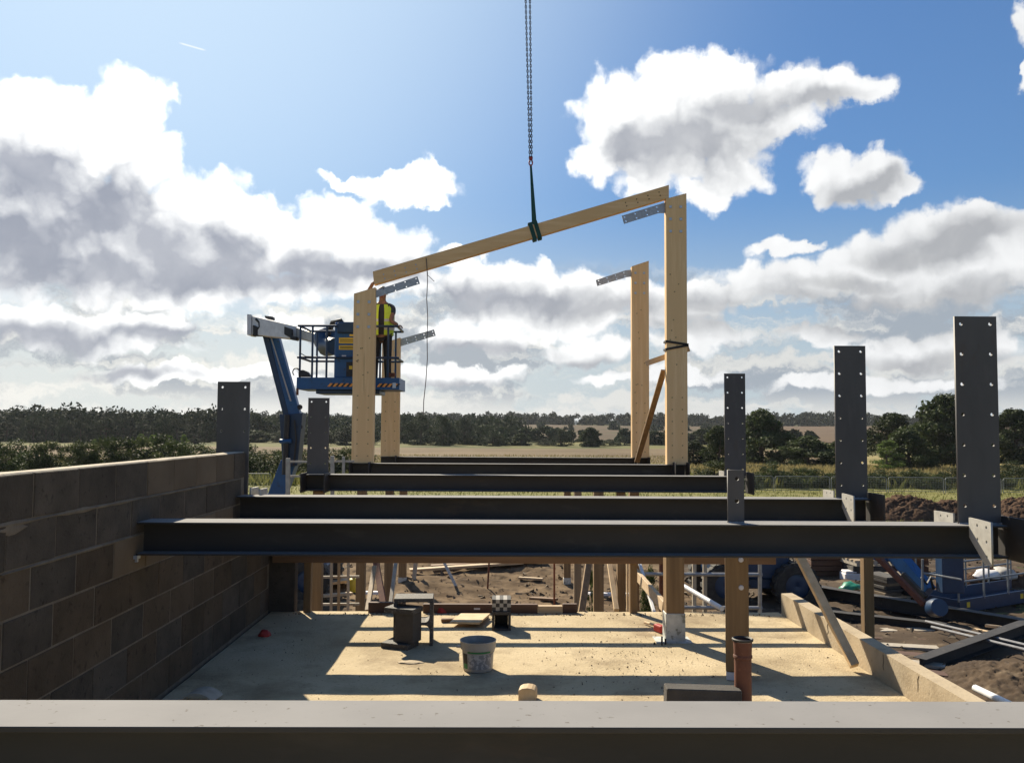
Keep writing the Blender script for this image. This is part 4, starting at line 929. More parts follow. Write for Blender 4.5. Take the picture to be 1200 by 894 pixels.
# platform: front plane y=D, back plane
BF, BK = 14.85, 15.75
fl = pj(347.5, 448, BF); fr = pj(468, 448, BF); zt = pj(347, 442, BF).z; zb = pj(347, 456, BF).z
MB().span((fl.x, BF, zb), (fr.x, BF+.02, zt)).build('toe_board', M_blue, bl, bevel=.004)
MB().span((fl.x, BK-.02, zb), (fr.x, BK, zt)).build('toe_board', M_blue, bl, bevel=.004)
for x in (fl.x, fr.x-.02): MB().span((x, BF+.021, zb), (x+.02, BK-.021, zt)).build('toe_board', M_blue, bl, bevel=.004)
MB().span((fl.x+.021, BF+.021, zb), (fr.x-.021, BK-.021, zb+.03)).build('platform_floor', M_bluedk, bl)
a_ = pj(369, 456, BF); b_ = pj(444, 461.5, BF); MB().span((a_.x, BF+.08, b_.z), (b_.x, BK-.1, zb-.003)).build('support_tray', M_bluedk, bl, bevel=.006)
# hazard stripes
zs0, zs1 = pj(385, 453, BF).z, pj(385, 449, BF).z
for (xa, xb) in ((383.5, 415), (441.5, 466)):
    x0, x1 = pj(xa, 450, BF).x, pj(xb, 450, BF).x; n = max(3, int((x1-x0)/.085)); w = (x1-x0)/n
    for k in range(n):
        x = x0+k*w; mb = MB(); mb.prism([(x, BF-.0015, zs0), (x+w*.5, BF-.0015, zs0), (x+w*.5+.05, BF-.0015, zs1), (x+.05, BF-.0015, zs1)], (0, -.002, 0)); mb.build('hazard_stripe', M_orange, bl)
        mb = MB(); mb.prism([(x+w*.5, BF-.001, zs0), (x+w, BF-.001, zs0), (x+w+.05, BF-.001, zs1), (x+w*.5+.05, BF-.001, zs1)], (0, -.002, 0)); mb.build('hazard_stripe', M_black, bl)
a_ = pj(462, 453, BF); MB().box((a_.x, BF-.003, a_.z+.02), (.06, .004, .09)).build('sticker', M_bolt, bl)
# rails
zr, zm = pj(350, 381.5, BF).z, pj(350, 418.6, BF).z
def rail(pts, r=.021): return MB().tube(pts, r, 8).build('guard_rail', M_bluedk, bl, smooth=True)
xl, xr = fl.x+.03, fr.x-.05
for zz in (zr, zm):
    rail([(xl-.03, BF+.02, zz), (xr+.04, BF+.02, zz)]); rail([(xl, BK-.02, zz), (xr, BK-.02, zz)]); rail([(xl, BF+.02, zz), (xl, BK-.02, zz)]); rail([(xr, BF+.02, zz), (xr, BK-.02, zz)])
for px in (351.6, 366, 382.8, 454.6): x = pj(px, 400, BF).x; MB().tube([(x, BF+.02, zt), (x, BF+.02, zr)], .019, 8).build('rail_post', M_bluedk, bl, smooth=True)
for px in (372, 400, 446, 464): x = pj(px, 400, BK).x; MB().tube([(x, BK-.02, zt), (x, BK-.02, zr)], .019, 8).build('rail_post', M_bluedk, bl, smooth=True)
MB().tube([pj(352, 405, BF-.02), pj(352.5, 414, BF-.02), pj(358, 417.5, BF-.02), pj(366, 418, BF-.02)], .008, 6).build('cable', M_black, bl)
# control console box on the front rail
a_, b_ = pj(390.5, 442, BF), pj(428, 377, BF)
MB().span((a_.x, BF+.05, zt-.01), (b_.x, BF+.42, b_.z)).build('control_console', M_blue, bl, bevel=.02)
MB().span((a_.x+.05, BF+.0, b_.z-.20), (b_.x, BF+.048, b_.z-.01)).build('console_hood', M_bluedk, bl, bevel=.02)
for (xa, ya, xb, yb, m) in ((396.5, 395.5, 416, 402, M_yellow), (396.5, 404.5, 416, 409.5, M_yellow), (405, 424, 416, 441, M_black), (408.5, 428.5, 412.5, 432.5, M_yellow), (409, 391.5, 416, 393.5, M_yellow), (400, 416, 405, 417.8, M_sheet)):
    a_, b_ = pj(xa, yb, BF), pj(xb, ya, BF); dd = .003 if (xa, ya) == (408.5, 428.5) else 0
    MB().span((a_.x, BF+.046-dd, a_.z), (b_.x, BF+.0485-dd, b_.z)).build('decal', m, bl)
    if m is M_yellow and xa < 400:
        for k in range(2):
            zc = a_.z+(b_.z-a_.z)*(k+1)/3; MB().span((a_.x+.02, BF+.0445, zc-.006), (b_.x-.03, BF+.0458, zc+.006)).build('decal_print', M_black, bl)
a_ = pj(356, 438, BF); mb = MB(); mb.prism([a_+Vector((x, -.02, z)) for x, z in ((-.09, -.05), (.12, -.05), (.07, .03), (-.02, .07), (-.09, .04))], (0, .14, 0)); mb.build('foot_switch', M_black, bl, bevel=.01)
MB().tube([pj(348.5, 455, BF-.02), pj(348.5, 463, BF-.02)], .022, 8).build('drop_pin', M_rust, bl)
MB().tube([pj(347+4*math.cos(t), 436+4.5*math.sin(t), BF-.02) for t in lin(2.2, 6.6, 9)], .012, 6).build('cable', M_black, bl)
a_ = pj(458, 441, BF); MB().box((a_.x, BF+.1, a_.z+.03), (.13, .1, .07)).build('tool_tray', M_rust, bl, bevel=.01)

# worker
DW = 15.12
zf = zb+.03
wk = thing('person', 'worker in a hi-vis vest and dark clothes reaching up to the rafter end', 'person', (pj(447, 440, DW).x, DW, zf))
wx = pj(448, 400, DW).x
dep = bpy.context.evaluated_depsgraph_get
def skin(name, joints, edges, m, root, lvl=2, parent=None, rootv=0):
    me = bpy.data.meshes.new(name); o0 = LOC[root]
    me.from_pydata([Vector(j[0])-o0 for j in joints], edges, [])
    t = bpy.data.objects.new('t', me); C.objects.link(t)
    t.modifiers.new('s', 'SKIN'); t.modifiers['s'].use_smooth_shade = True
    for v, j in zip(me.skin_vertices[0].data, joints): v.radius = (j[1], j[2] if len(j) > 2 else j[1])
    me.skin_vertices[0].data[rootv].use_root = True
    s_ = t.modifiers.new('d', 'SUBSURF'); s_.levels = lvl; s_.render_levels = lvl
    dg = dep(); dg.update(); out = bpy.data.meshes.new_from_object(t.evaluated_get(dg)); out.name = name
    bpy.data.objects.remove(t); bpy.data.meshes.remove(me)
    for p in out.polygons: p.use_smooth = True
    out.materials.clear(); return link(name, out, m, root, parent)
H = lambda x, y, z: (wx+x, DW+y, zf+z)
rh = pj(437.6, 331, 14.66); re_ = pj(427.5, 349, 14.92)          # hand on the rafter end, elbow behind the column top
lh = pj(466.5, 381, BF+.06); le = pj(458.5, 376.5, 14.98)
J = [(H(0, 0, .93), .11, .08), (H(0, -.01, 1.12), .11, .08), (H(0, -.02, 1.33), .14, .095), (H(0, -.01, 1.46), .10, .08), (H(0, -.02, 1.535), .055, .055), (H(0, -.035, 1.60), .065, .075), (H(0, -.045, 1.66), .075, .09), (H(0, -.04, 1.735), .06, .075),
     (H(.18, -.01, 1.42), .062), (le, .042), (le*.35+lh*.65, .034), (lh, .030),
     (H(-.17, -.02, 1.45), .06), (re_, .042), (re_*.35+rh*.65, .034), (rh, .030),
     (H(.09, 0, .88), .085), (H(.10, -.03, .48), .058), (H(.11, .02, .10), .042), (H(.12, -.12, .045), .04),
     (H(-.09, 0, .88), .085), (H(-.12, -.05, .48), .058), (H(-.13, .0, .10), .042), (H(-.14, -.14, .045), .04)]
E = [(0, 1), (1, 2), (2, 3), (3, 4), (4, 5), (5, 6), (6, 7), (3, 8), (8, 9), (9, 10), (10, 11), (3, 12), (12, 13), (13, 14), (14, 15), (0, 16), (16, 17), (17, 18), (18, 19), (0, 20), (20, 21), (21, 22), (22, 23)]
body = skin('body', J, E, M_skin, wk)
Vj = lambda i: Vector(J[i][0])
skin('shirt', [(H(0, 0, .90), .175, .135), (H(0, -.01, 1.12), .15, .112), (H(0, -.02, 1.33), .175, .12), (H(0, -.01, 1.455), .115, .09), (J[8][0], .072), (Vj(8)*.45+Vj(9)*.55, .06), (J[12][0], .07), (Vj(12)*.5+Vj(13)*.5, .06)], [(0, 1), (1, 2), (2, 3), (3, 4), (4, 5), (3, 6), (6, 7)], M_shirt, wk)
skin('trousers', [(H(0, 0, 1.0), .165, .125), (J[16][0], .095), (J[17][0], .072), (H(.11, .01, .12), .062), (J[20][0], .095), (J[21][0], .072), (H(-.13, -.01, .12), .062)], [(0, 1), (1, 2), (2, 3), (0, 4), (4, 5), (5, 6)], M_trouser, wk)
for i, s_ in ((18, 1), (22, -1)): skin('boot', [(Vj(i)+Vector((0, .02, .0)), .055), (Vj(i)+Vector((0, .02, -.05)), .055), (Vj(i+1)+Vector((0, .02, 0)), .045), (Vj(i+1)+Vector((0, -.06, -.005)), .038)], [(0, 1), (1, 2), (2, 3)], M_black, wk)
def shell(name, m, z0, z1, a0, a1, ax, ay, dr=0.0, n=18, nz_=7, parent=None):
    mb = MB(); vs = []
    for j in range(nz_+1):
        t = j/nz_; z = z0+(z1-z0)*t; k = 1.0+.10*math.sin(t*2.6) - (.28*max(0, t-.8)/.2 if z1 > 1.4 else 0)
        for i in range(n+1):
            a = R(a0+(a1-a0)*i/n); vs.append(H((ax*k+dr)*math.cos(a), (ay*k+dr)*math.sin(a)-.01, z))
    mb.add(vs, [(j*(n+1)+i, j*(n+1)+i+1, (j+1)*(n+1)+i+1, (j+1)*(n+1)+i) for j in range(nz_) for i in range(n)])
    return mb.build(name, m, wk, parent, smooth=True)
vest = shell('hi_vis_vest', M_vest, .93, 1.47, -76, 256, .195, .145)
for z in (1.02, 1.16): shell('reflective_band', M_reflect, z, z+.05, -76, 256, .205, .155, .003, nz_=1, parent=vest)
# fingers: one chain each, gripping the rafter end and the rail
def hand(c, palm_dir, curl, side, m=M_skin):
    c = Vector(c); d = palm_dir.normalized(); cu = curl.normalized(); sd = side.normalized()
    for k, L_ in enumerate((.070, .080, .076, .060)):
        b = c + sd*(.019*(k-1.5)) + d*.02
        skin('finger', [(b, .011), (b+d*L_*.5+cu*.008, .0095), (b+d*L_*.8+cu*.035, .009), (b+d*L_*.75+cu*.060, .008)], [(0, 1), (1, 2), (2, 3)], m, wk, 1, body)
    b = c - sd*.032; skin('thumb', [(b, .013), (b-sd*.02+d*.03+cu*.02, .011), (b-sd*.018+d*.055+cu*.045, .009)], [(0, 1), (1, 2)], m, wk, 1, body)
hand(rh, Vector((.5, -.2, .6)), Vector((.6, 0, -.5)), Vector((0, 1, 0)))
hand(lh, Vector((.8, -.3, -.1)), Vector((.1, -.2, -1)), Vector((0, 1, .2)))
bm = bmesh.new(); bmesh.ops.create_uvsphere(bm, u_segments=18, v_segments=12, radius=1); me = bpy.data.meshes.new('hair')
hc = Vector(H(0, -.03, 1.715))-LOC[wk]
for v in bm.verts: v.co = hc + Vector((v.co.x*.083, v.co.y*.098+.008, max(v.co.z, -.25 if v.co.y > 0 else .15)*.088))
bm.to_mesh(me); bm.free(); link('hair', me, M_hair, wk, body)
for s_ in (-1, 1):
    mb = MB(); c = H(s_*.077, -.035, 1.665); mb.lathe(c, [(0, -.012), (.018, -.008), (.022, 0), (.018, .008), (0, .012)], 10, Matrix.Rotation(R(90), 3, 'Y')); mb.build('ear', M_skin, wk, body, smooth=True)
    mb = MB(); c = H(s_*.030, -.128, 1.675); mb.lathe(c, [(0, .006), (.009, .004), (.011, 0)], 8, Matrix.Rotation(R(90), 3, 'X')); mb.build('eye', M_sheet, wk, body, smooth=True)
mb = MB(); mb.add([H(-.014, -.125, 1.63), H(.014, -.125, 1.63), H(0, -.155, 1.637), H(0, -.122, 1.685)], [(0, 2, 1), (0, 3, 2), (1, 2, 3), (0, 1, 3)]); mb.build('nose', M_skin, wk, body)
mb = MB(); mb.bar(H(-.024, -.126, 1.605), H(.024, -.126, 1.605), .01, .008); mb.build('mouth', M_redpaint, wk, body, bevel=.003)

# ------------------------------------------------------------------ right hand yard
def yard(px, py, z=0.0): p = Pz(px, py, GZ); p.z = GZ+z; return p
def lying(label, a, b, w=.2, h=.22):
    r = thing('yard_beam', label, 'beam', a, 'steel beams lying in the yard')
    d = (b-a).normalized(); u = Vector((0, 0, 1))
    for nm, z, ww, hh in (('top_flange', h-.006, w, .012), ('bottom_flange', .006, w, .012), ('web', h/2, .009, h-.024)): MB().bar(a+u*z, b+u*z, ww, hh).build(nm, M_steeldk, r)
    return r
lying('long dark beam lying across the yard, the farthest of three', yard(938, 701, .10), yard(1225, 752, .10), .26, .26)
lying('dark beam lying lower, parallel to the long one', yard(925, 722, .03), yard(1110, 743, .03), .22, .18)
lying('dark beam crossing the other two at the right edge', yard(1078, 790, .02), yard(1215, 748, .16), .22, .24)
prop('pale_plank', M_plankx, 'pale plank lying in the yard between the two long beams', 'plank', yard(1088, 737, .12), yard(1172, 750, .12), .16, .05)
prop('pale_plank', M_plankx, 'thin bright plank at the end of the pale one', 'plank', yard(1155, 746, .22), yard(1190, 751, .22), .08, .05)
for k, (u0, v0, u1, v1) in enumerate(((1085, 745, 1215, 778), (1092, 752, 1215, 784))):
    mb = MB(); mb.tube([yard(u0, v0, .28), yard(u1, v1, .28)], .026, 8); mb.single('yard_tube', M_tube, ('upper' if k == 0 else 'lower')+' of two grey tubes lying over the beams at the right edge', 'tube', yard(u0, v0, .28), smooth=True)
mb = MB(); mb.tube([P(1143, 806, 8.6), P(1185, 826, 7.9)], .035, 10); mb.single('white_pipe', M_white, 'white plastic pipe beside the near end of the kerb wall', 'pipe', P(1143, 806, 8.6), smooth=True)
# rows of bricks laid flat in the pit beside the kerb: built in a few courses of pieces
pit = thing('timber_stack', 'low stack of weathered boards lying beyond the kerb wall', 'board stack', yard(1060, 765))
for k in range(6):
    a_ = yard(1008+2*k, 742+9*k, .05+.015*k); b_ = yard(1092+4*k, 741+12*k, .05+.015*k)
    MB().bar(a_, b_, .26, .05).build('board', M_dark_timber if k % 2 else M_grey_timber, pit, bevel=.003)
def heap(name, label, c, rx, ry, h, seed, m=M_soil, n=120):
    vs = []
    for j in range(n):
        for i in range(n):
            u, v = -1.15+2.3*i/(n-1), -1.15+2.3*j/(n-1); rr = math.hypot(u, v)
            q = .35*noise.fractal(Vector((u*2.0+seed, v*2.0, seed)), .9, 2.1, 4) + .22*noise.fractal(Vector((u*9+seed, v*9, seed)), .35, 2.2, 6)
            z = h*(max(0, 1-rr**1.6)*(1+.45*q)+.10*q*(rr < 1.05)) - .12*(rr > 1)
            vs.append((u*rx, v*ry, z))
    fs = [(j*n+i, j*n+i+1, (j+1)*n+i+1, (j+1)*n+i) for j in range(n-1) for i in range(n-1)]
    me = bpy.data.meshes.new(name); me.from_pydata(vs, [], fs)
    for p in me.polygons: p.use_smooth = True
    o = link(name, me, m); o.location = c; tag(o, label, 'soil heap'); return o
heap('soil_heap', 'brown heap of clods in the bottom right corner', yard(1205, 812, -.02), 1.5, 1.7, .4, 3, M_mud)
heap('soil_heap', 'dark soil mound on the grass left of the tallest steel plate', yard(1062, 607), 2.6, 1.9, 1.0, 11)
heap('soil_heap', 'dark soil mound hidden partly by the tallest steel plate', yard(1118, 606), 1.9, 1.6, .75, 17)
heap('soil_heap', 'dark soil mound at the right edge of the grass', yard(1207, 610), 2.6, 1.9, .95, 23)
# second boom lift parked in the yard
b2l = thing('boom_lift', 'second blue boom lift parked low in the yard with its platform down', 'boom lift', yard(880, 706))
q = yard(884, 705)
MB().box(q+Vector((-.25, 0, .92)), (1.75, 1.2, .62)).build('turret', M_bluedk, b2l, bevel=.05, seg=2)  # darker blue than the first lift puts the yard's shade into the colour
MB().box(q+Vector((0, 0, .52)), (2.1, 1.1, .25)).build('chassis', M_bluedk, b2l, bevel=.03)
for sx in (-.85, .72):
    for sy in (-.7, .7): wheel(b2l, q+Vector((sx, sy, .50)), .50, .34)
def bar_(name, a, b, w, h, m, bev=.01): mb = MB(); mb.bar(a, b, w, h); return mb.build(name, m, b2l, bevel=bev)
bar_('boom', q+Vector((.2, .2, 1.35)), P(1052, 650, 19.2), .28, .30, M_blue)
bar_('boom', P(1047, 646, 19.0), P(1088, 694, 18.2), .26, .30, M_blue)
bar_('boom_link', P(1026, 650, 18.6), P(1083, 708, 17.6), .10, .12, M_rust)
bar_('lift_cylinder', P(1058, 672, 18.3), P(1085, 700, 17.8), .09, .10, M_black)
MB().tube([P(1080, 676, 18), P(1086, 684, 18), P(1090, 676, 18), P(1094, 690, 18)], .03, 6).build('hydraulic_hose', M_black, b2l, smooth=True)
mb = MB(); c = P(1097, 712, 17.4); mb.lathe(c, [(0, -.15), (.17, -.15), (.19, 0), (.17, .15), (0, .15)], 20, Matrix.Rotation(R(75), 3, 'X')); mb.build('platform_rotator', M_bluedk, b2l, smooth=True)
pa, pb = yard(1124, 722, .0), yard(1235, 703, .0); dv = (pb-pa).normalized(); nv = Vector((-dv.y, dv.x, 0)); WD = 1.0; Lp = (pb-pa).length
zt_ = .30
for (a_, b_) in ((pa, pb), (pa+nv*WD, pb+nv*WD), (pa+nv*.02, pa+nv*(WD-.02))):
    mb = MB(); mb.bar(a_+Vector((0, 0, .2)), b_+Vector((0, 0, .2)), .03, .28); mb.build('toe_board', M_bluedk, b2l, bevel=.004)
mb = MB(); mb.bar(pa+nv*WD/2+Vector((0, 0, .08)), pb+nv*WD/2+Vector((0, 0, .08)), WD-.06, .03); mb.build('platform_floor', M_bluedk, b2l)
for t in (.07, .62):
    a_ = pa+dv*Lp*t+Vector((0, 0, .22))-nv*.018; mb = MB(); mb.bar(a_, a_+dv*.11, .004, .11); mb.build('decal', M_yellow, b2l)
for t in (0, .25, .5, .75, 1.0):
    for s_ in (0, WD):
        a_ = pa+dv*Lp*t+nv*s_; MB().tube([a_+Vector((0, 0, .3)), a_+Vector((0, 0, 1.15))], .022, 8).build('rail_post', M_fence, b2l, smooth=True)
for zz in (.72, 1.15):
    for s_ in (0, WD): MB().tube([pa+nv*s_+Vector((0, 0, zz)), pb+nv*s_+Vector((0, 0, zz))], .022, 8).build('guard_rail', M_fence, b2l, smooth=True)
    MB().tube([pa+Vector((0, 0, zz)), pa+nv*WD+Vector((0, 0, zz))], .022, 8).build('guard_rail', M_fence, b2l, smooth=True)
for (a_, b_) in ((P(1081, 655, 17.9), P(1081, 706, 17.9)),): MB().tube([a_, b_], .026, 8).build('rail_post', M_fence, b2l, smooth=True)
MB().tube([P(1081, 671, 17.9), P(1127, 679, 17.3)], .022, 8).build('guard_rail', M_fence, b2l, smooth=True)
a_, b_ = P(1122, 655, 17.9), P(1105, 655, 17.9); MB().box(P(1113, 672, 17.8), (.45, .3, .75)).build('control_console', M_bluedk, b2l, bevel=.02)
c = yard(1116, 702, .12); mb = MB(); mb.box(c+Vector((0, .1, .2)), (.52, .42, .34), Matrix.Rotation(.2, 3, 'Z')); mb.single('cardboard_box', M_card, 'brown box lying between the boom and the low blue platform', 'box', c, bevel=.01)
# pallets, slabs and sacks
def pallet(label, c, rz, top=None):
    r = thing('pallet', label, 'pallet', c); M = Matrix.Rotation(rz, 3, 'Z')
    for k in range(5): MB().box(c+M @ Vector((0, -.42+.21*k, .135)), (1.1, .1, .022), M).build('deck_board', M_plankx, r)
    for k in range(3): MB().box(c+M @ Vector((-.48+.48*k, 0, .06)), (.09, 1.0, .12), M).build('bearer', M_grey_timber, r)
    return r
c = yard(1047, 702); pallet('pallet carrying the dark pile of paving slabs in the yard', c, .3)
ps = thing('slab_pile', 'dark pile of paving slabs with chipped pale edges', 'slab pile', c+Vector((0, 0, .15)))
for k in range(6):
    for s_ in (-.26, .26):
        MB().box(c+Vector((s_+random.uniform(-.04, .04), random.uniform(-.04, .04), .19+.072*k)), (.46, .8, .064), Matrix.Rotation(.3+random.uniform(-.05, .05), 3, 'Z')).build('slab', M_stones if (k+int(s_ > 0)) % 3 == 0 else M_lintel, ps, bevel=.006)
c = yard(1030, 688, .0); pallet('pale pallet standing behind the pile of slabs', c+Vector((.1, 1.0, .45)), .1)
mb = MB(); mb.box(c+Vector((.1, 1.0, .22)), (1.0, .8, .42)); mb.single('dark_crate', M_lintel, 'dark crate under the pale pallet', 'crate', c+Vector((.1, 1, 0)), bevel=.02)
c = yard(1005, 684); mb = MB(); mb.box(c+Vector((0, .3, .12)), (.55, .4, .24)); mb.box(c+Vector((-.1, .3, .27)), (.3, .35, .06)); mb.single('white_crate', M_sheet, 'grey white crate beside the thin yard post', 'crate', c, bevel=.02)
blob(yard(997, 694, .05), .26, .22, .16, M_greensheet, 'green_sheet', 'crumpled shiny green sheet on the yard floor', 'sheet', 4)
blob(yard(1158, 690, .3), .34, .26, .17, M_sheet, 'rubble_sack', 'long white sack lying behind the low blue platform', 'sack', 9)
blob(yard(1177, 690, .3), .3, .3, .2, M_plastic, 'rubble_sack', 'greyish sack right of the long white one', 'sack', 13)
blob(yard(1147, 678, .75), .16, .16, .2, M_sheet, 'round_sack', 'small round white sack high behind the platform rails', 'sack', 2)
heap('rubble_heap', 'dark heap of rubble under the white sacks', yard(1168, 688), 1.3, .7, .5, 31)
prop('scaffold_board', M_plank, 'bright board lying high on the timber pile behind the boom', 'board', yard(1078, 680, .62), yard(1096, 680, .62), .2, .05)
for k in range(4): prop('stacked_board', M_dark_timber, ['lowest', 'second', 'third', 'topmost'][k]+' dark board of the pile at the back of the yard', 'board', yard(948, 676, .12+.14*k), yard(1085, 676+(k % 2), .12+.14*k), .35, .12)
# shrub at the yard
# left yard bits seen in the slot between wall and posts
mb = MB(); a_ = yard(353.5, 668, .35); mb.box(a_, (.3, .3, .3)); mb.single('white_drum', M_sheet, 'small white drum in the slot right of the wall end', 'drum', a_, bevel=.04)
mb = MB(); a_ = yard(383, 668, .3); mb.box(a_, (.34, .2, .24)); mb.single('pale_crate', M_sheet, 'pale crate seen beyond the lattice', 'crate', a_, bevel=.03)

# ------------------------------------------------------------------ site fence (low mesh barriers)
me_f = {}
fence_panel = None
def fence(label, pts, d0):
    global fence_panel
    r = None
    W_, Hh = 3.4, 1.0
    for k, (x, y, rz) in enumerate(pts):
        if fence_panel is None:
            r = thing('mesh_fence_panel', '', 'fence panel', (0, 0, 0), 'low mesh fence panels across the grass')
            mb = MB(); rr = .022
            mb.tube([(-W_/2, 0, .0), (-W_/2, 0, Hh-.12), (-W_/2+.04, 0, Hh-.03), (-W_/2+.14, 0, Hh), (W_/2-.14, 0, Hh), (W_/2-.04, 0, Hh-.03), (W_/2, 0, Hh-.12), (W_/2, 0, 0)], rr, 6); mb.build('frame', M_fence, r)
            mb = MB(); mb.tube([(-W_/2, 0, .12), (W_/2, 0, .12)], .02, 6); mb.build('bottom_rail', M_fence, r)
            mb = MB()
            for i in range(1, 34): x_ = -W_/2+W_*i/34; mb.bar((x_, 0, .12), (x_, 0, Hh), .006, .006, (0, 1, 0))
            for i in range(1, 6): mb.bar((-W_/2, .004, .12+.146*i), (W_/2, .004, .12+.146*i), .006, .006)
            mb.build('wire_mesh', M_fence, r, kind='stuff')
            fence_panel = r
        else: r = copy_tree(fence_panel)
        r.location = (x, y, gz(x, y)); r.rotation_euler = (0, 0, rz); r['label'] = label
fence('grey wire mesh fence panel on the grass in front of the hedge', [(15.6+3.5*k, 55-.25*k, -.07+random.gauss(0, .015)) for k in range(10)] + [(-16.3-3.5*k, 55, random.gauss(0, .02)) for k in range(5)], 55)

# ------------------------------------------------------------------ vegetation
def leaf_mesh(name, clumps, n, leaf, m, flat=.7):
    """many small leaf faces spread through overlapping clumps (centre, radius)"""
    w = np.array([c[1]**2 for c in clumps]); w /= w.sum(); idx = rng.choice(len(clumps), n, p=w)
    cen = np.array([c[0] for c in clumps])[idx]; rad = np.array([c[1] for c in clumps])[idx][:, None]
    d = rng.normal(size=(n, 3)); d /= np.linalg.norm(d, axis=1)[:, None]
    pos = cen + d*rad*(rng.random((n, 1))**.5)*np.array([1, 1, flat])
    a = rng.normal(size=(n, 3)) + d*.6; a /= np.linalg.norm(a, axis=1)[:, None]
    b = np.cross(a, rng.normal(size=(n, 3))); b /= np.linalg.norm(b, axis=1)[:, None]
    c = np.cross(a, b); s = leaf*(.5+rng.random((n, 1)))
    q = np.stack([pos - b*s*.9, pos + c*s*.45, pos + b*s*.9, pos - c*s*.45], 1).reshape(-1, 3)
    me = bpy.data.meshes.new(name); me.vertices.add(4*n); me.vertices.foreach_set('co', q.ravel())
    me.loops.add(4*n); me.loops.foreach_set('vertex_index', np.arange(4*n, dtype=np.int32))
    me.polygons.add(n); me.polygons.foreach_set('loop_start', np.arange(0, 4*n, 4, dtype=np.int32)); me.polygons.foreach_set('loop_total', np.full(n, 4, dtype=np.int32))
    me.update(); me.validate(); me.materials.append(m); return me
def crown_clumps(h, w, z0, n, top=1.0, lump=.22):
    out = []
    for _ in range(n):
        t = random.random(); a = random.uniform(0, 6.28)
        zz = z0 + (h-z0)*t; prof_ = math.sin(math.pi*min(1, .12+.88*t)**(.75*top))**.7
        rr = w/2*prof_*random.uniform(.35, 1.0)
        out.append(((rr*math.cos(a), rr*math.sin(a), zz*random.uniform(.94, 1.02)), w*lump*random.uniform(.55, 1.15)))
    return out
def trunk_mesh(name, h, w, z0, r0, limbs=7):
    mb = MB(); lean = random.uniform(-.04, .04)*h
    mb.tube([(0, 0, -.3), (lean*.2, 0, h*.18), (lean*.6, lean*.3, h*.42), (lean, lean*.5, h*.75)], [r0*1.3, r0, r0*.72, r0*.25], 8)
    for k in range(limbs):
        a = 6.28*k/limbs+random.random(); zz = h*random.uniform(.22, .5); q = w*random.uniform(.25, .42)
        mb.tube([(lean*.4, 0, zz), (q*.5*math.cos(a), q*.5*math.sin(a), zz+h*.13), (q*math.cos(a), q*math.sin(a), zz+h*random.uniform(.2, .36))], [r0*.45, r0*.28, r0*.1], 6)
    me = mb.mesh(name); me.materials.append(M_bark); return me
PROTO = {}
def proto(kind, h, w, z0, nc, nl, leaf, m, r0, top=1.0, lump=.22):
    PROTO[kind] = (leaf_mesh('crown_'+kind, crown_clumps(h, w, z0, nc, top, lump), nl, leaf, m), trunk_mesh('trunk_'+kind, h, w, z0, r0), h, w)
proto('oak', 8, 8, .2, 95, 15000, .23, M_leafdk, .28, 1.0, .15)
proto('oak2', 8, 7, .1, 80, 14000, .23, M_leafdk, .26, 1.15, .17)
proto('open', 8, 9, .8, 66, 10000, .20, M_leafdk, .22, .9, .14)
proto('bush', 3, 3.6, .1, 34, 4500, .095, M_leafmid, .08, 1.4, .2)
proto('bush2', 3, 3.2, .1, 26, 3600, .095, M_leafdk, .08, 1.1, .22)
proto('pale', 5, 2.6, .5, 36, 3000, .12, M_leafpale, .08, 1.0, .2)
proto('poplar', 10, 4, .0, 40, 4500, .18, M_leaffar, .16, 1.2, .2)
proto('far', 9, 8, .0, 60, 6000, .21, M_leaffar, .22, 1.1, .17)
def tree(kind, name, px, pyt, pyb, wpx, d, label, group=None, cat='tree', z=None):
    cr, tr, h0, w0 = PROTO[kind]
    p = P(px, pyb, d); zg_ = gz(p.x, d) if z is None else z
    top = P(px, pyt, d).z; h = max(1.0, top-zg_); w = wpx*d/F
    r = bpy.data.objects.new(name, None); C.objects.link(r); r.location = (p.x, d, zg_-.05)
    r.rotation_euler = (0, 0, random.uniform(0, 6.28)); r.scale = (w/w0*1.02, w/w0*1.02, h/h0*1.0)
    r['label'] = label; r['category'] = cat
    if group: r['group'] = group
    c = bpy.data.objects.new('crown', cr); C.objects.link(c); c.parent = r
    t = bpy.data.objects.new('trunk', tr); C.objects.link(t); t.parent = r
    return r
# big trees on the right
tree('oak', 'oak_tree', 893, 484, 550, 74, 112, 'dark rounded oak just right of the slimmest steel plate')
tree('open', 'oak_tree', 1047, 486, 560, 74, 118, 'spreading oak with gaps in its crown between the two big steel plates')
tree('oak', 'oak_tree', 1110, 468, 562, 100, 108, 'tallest dark oak, just left of the largest steel plate')
tree('oak2', 'oak_tree', 1192, 481, 558, 66, 112, 'dark oak at the right edge, beyond the largest plate')
tree('oak2', 'ash_tree', 1066, 505, 562, 56, 92, 'lower rounded tree in front of the tallest oak')
tree('pale', 'birch_tree', 1040, 515, 566, 34, 88, 'thin yellowish tree right of the middle steel plate')
tree('oak', 'thorn_tree', 947, 513, 552, 70, 104, 'broad low thorn tree left of the middle steel plate')
tree('oak2', 'thorn_tree', 985, 516, 552, 44, 108, 'low thorn tree behind the middle steel plate')
tree('oak', 'thorn_tree', 842, 502, 552, 46, 100, 'green thorn tree behind the slimmest steel plate')
tree('oak2', 'thorn_tree', 812, 518, 553, 42, 104, 'dark thorn tree just right of the tallest timber column')
tree('bush2', 'thorn_tree', 1188, 540, 572, 44, 72, 'dark bush near the fence at the right edge')
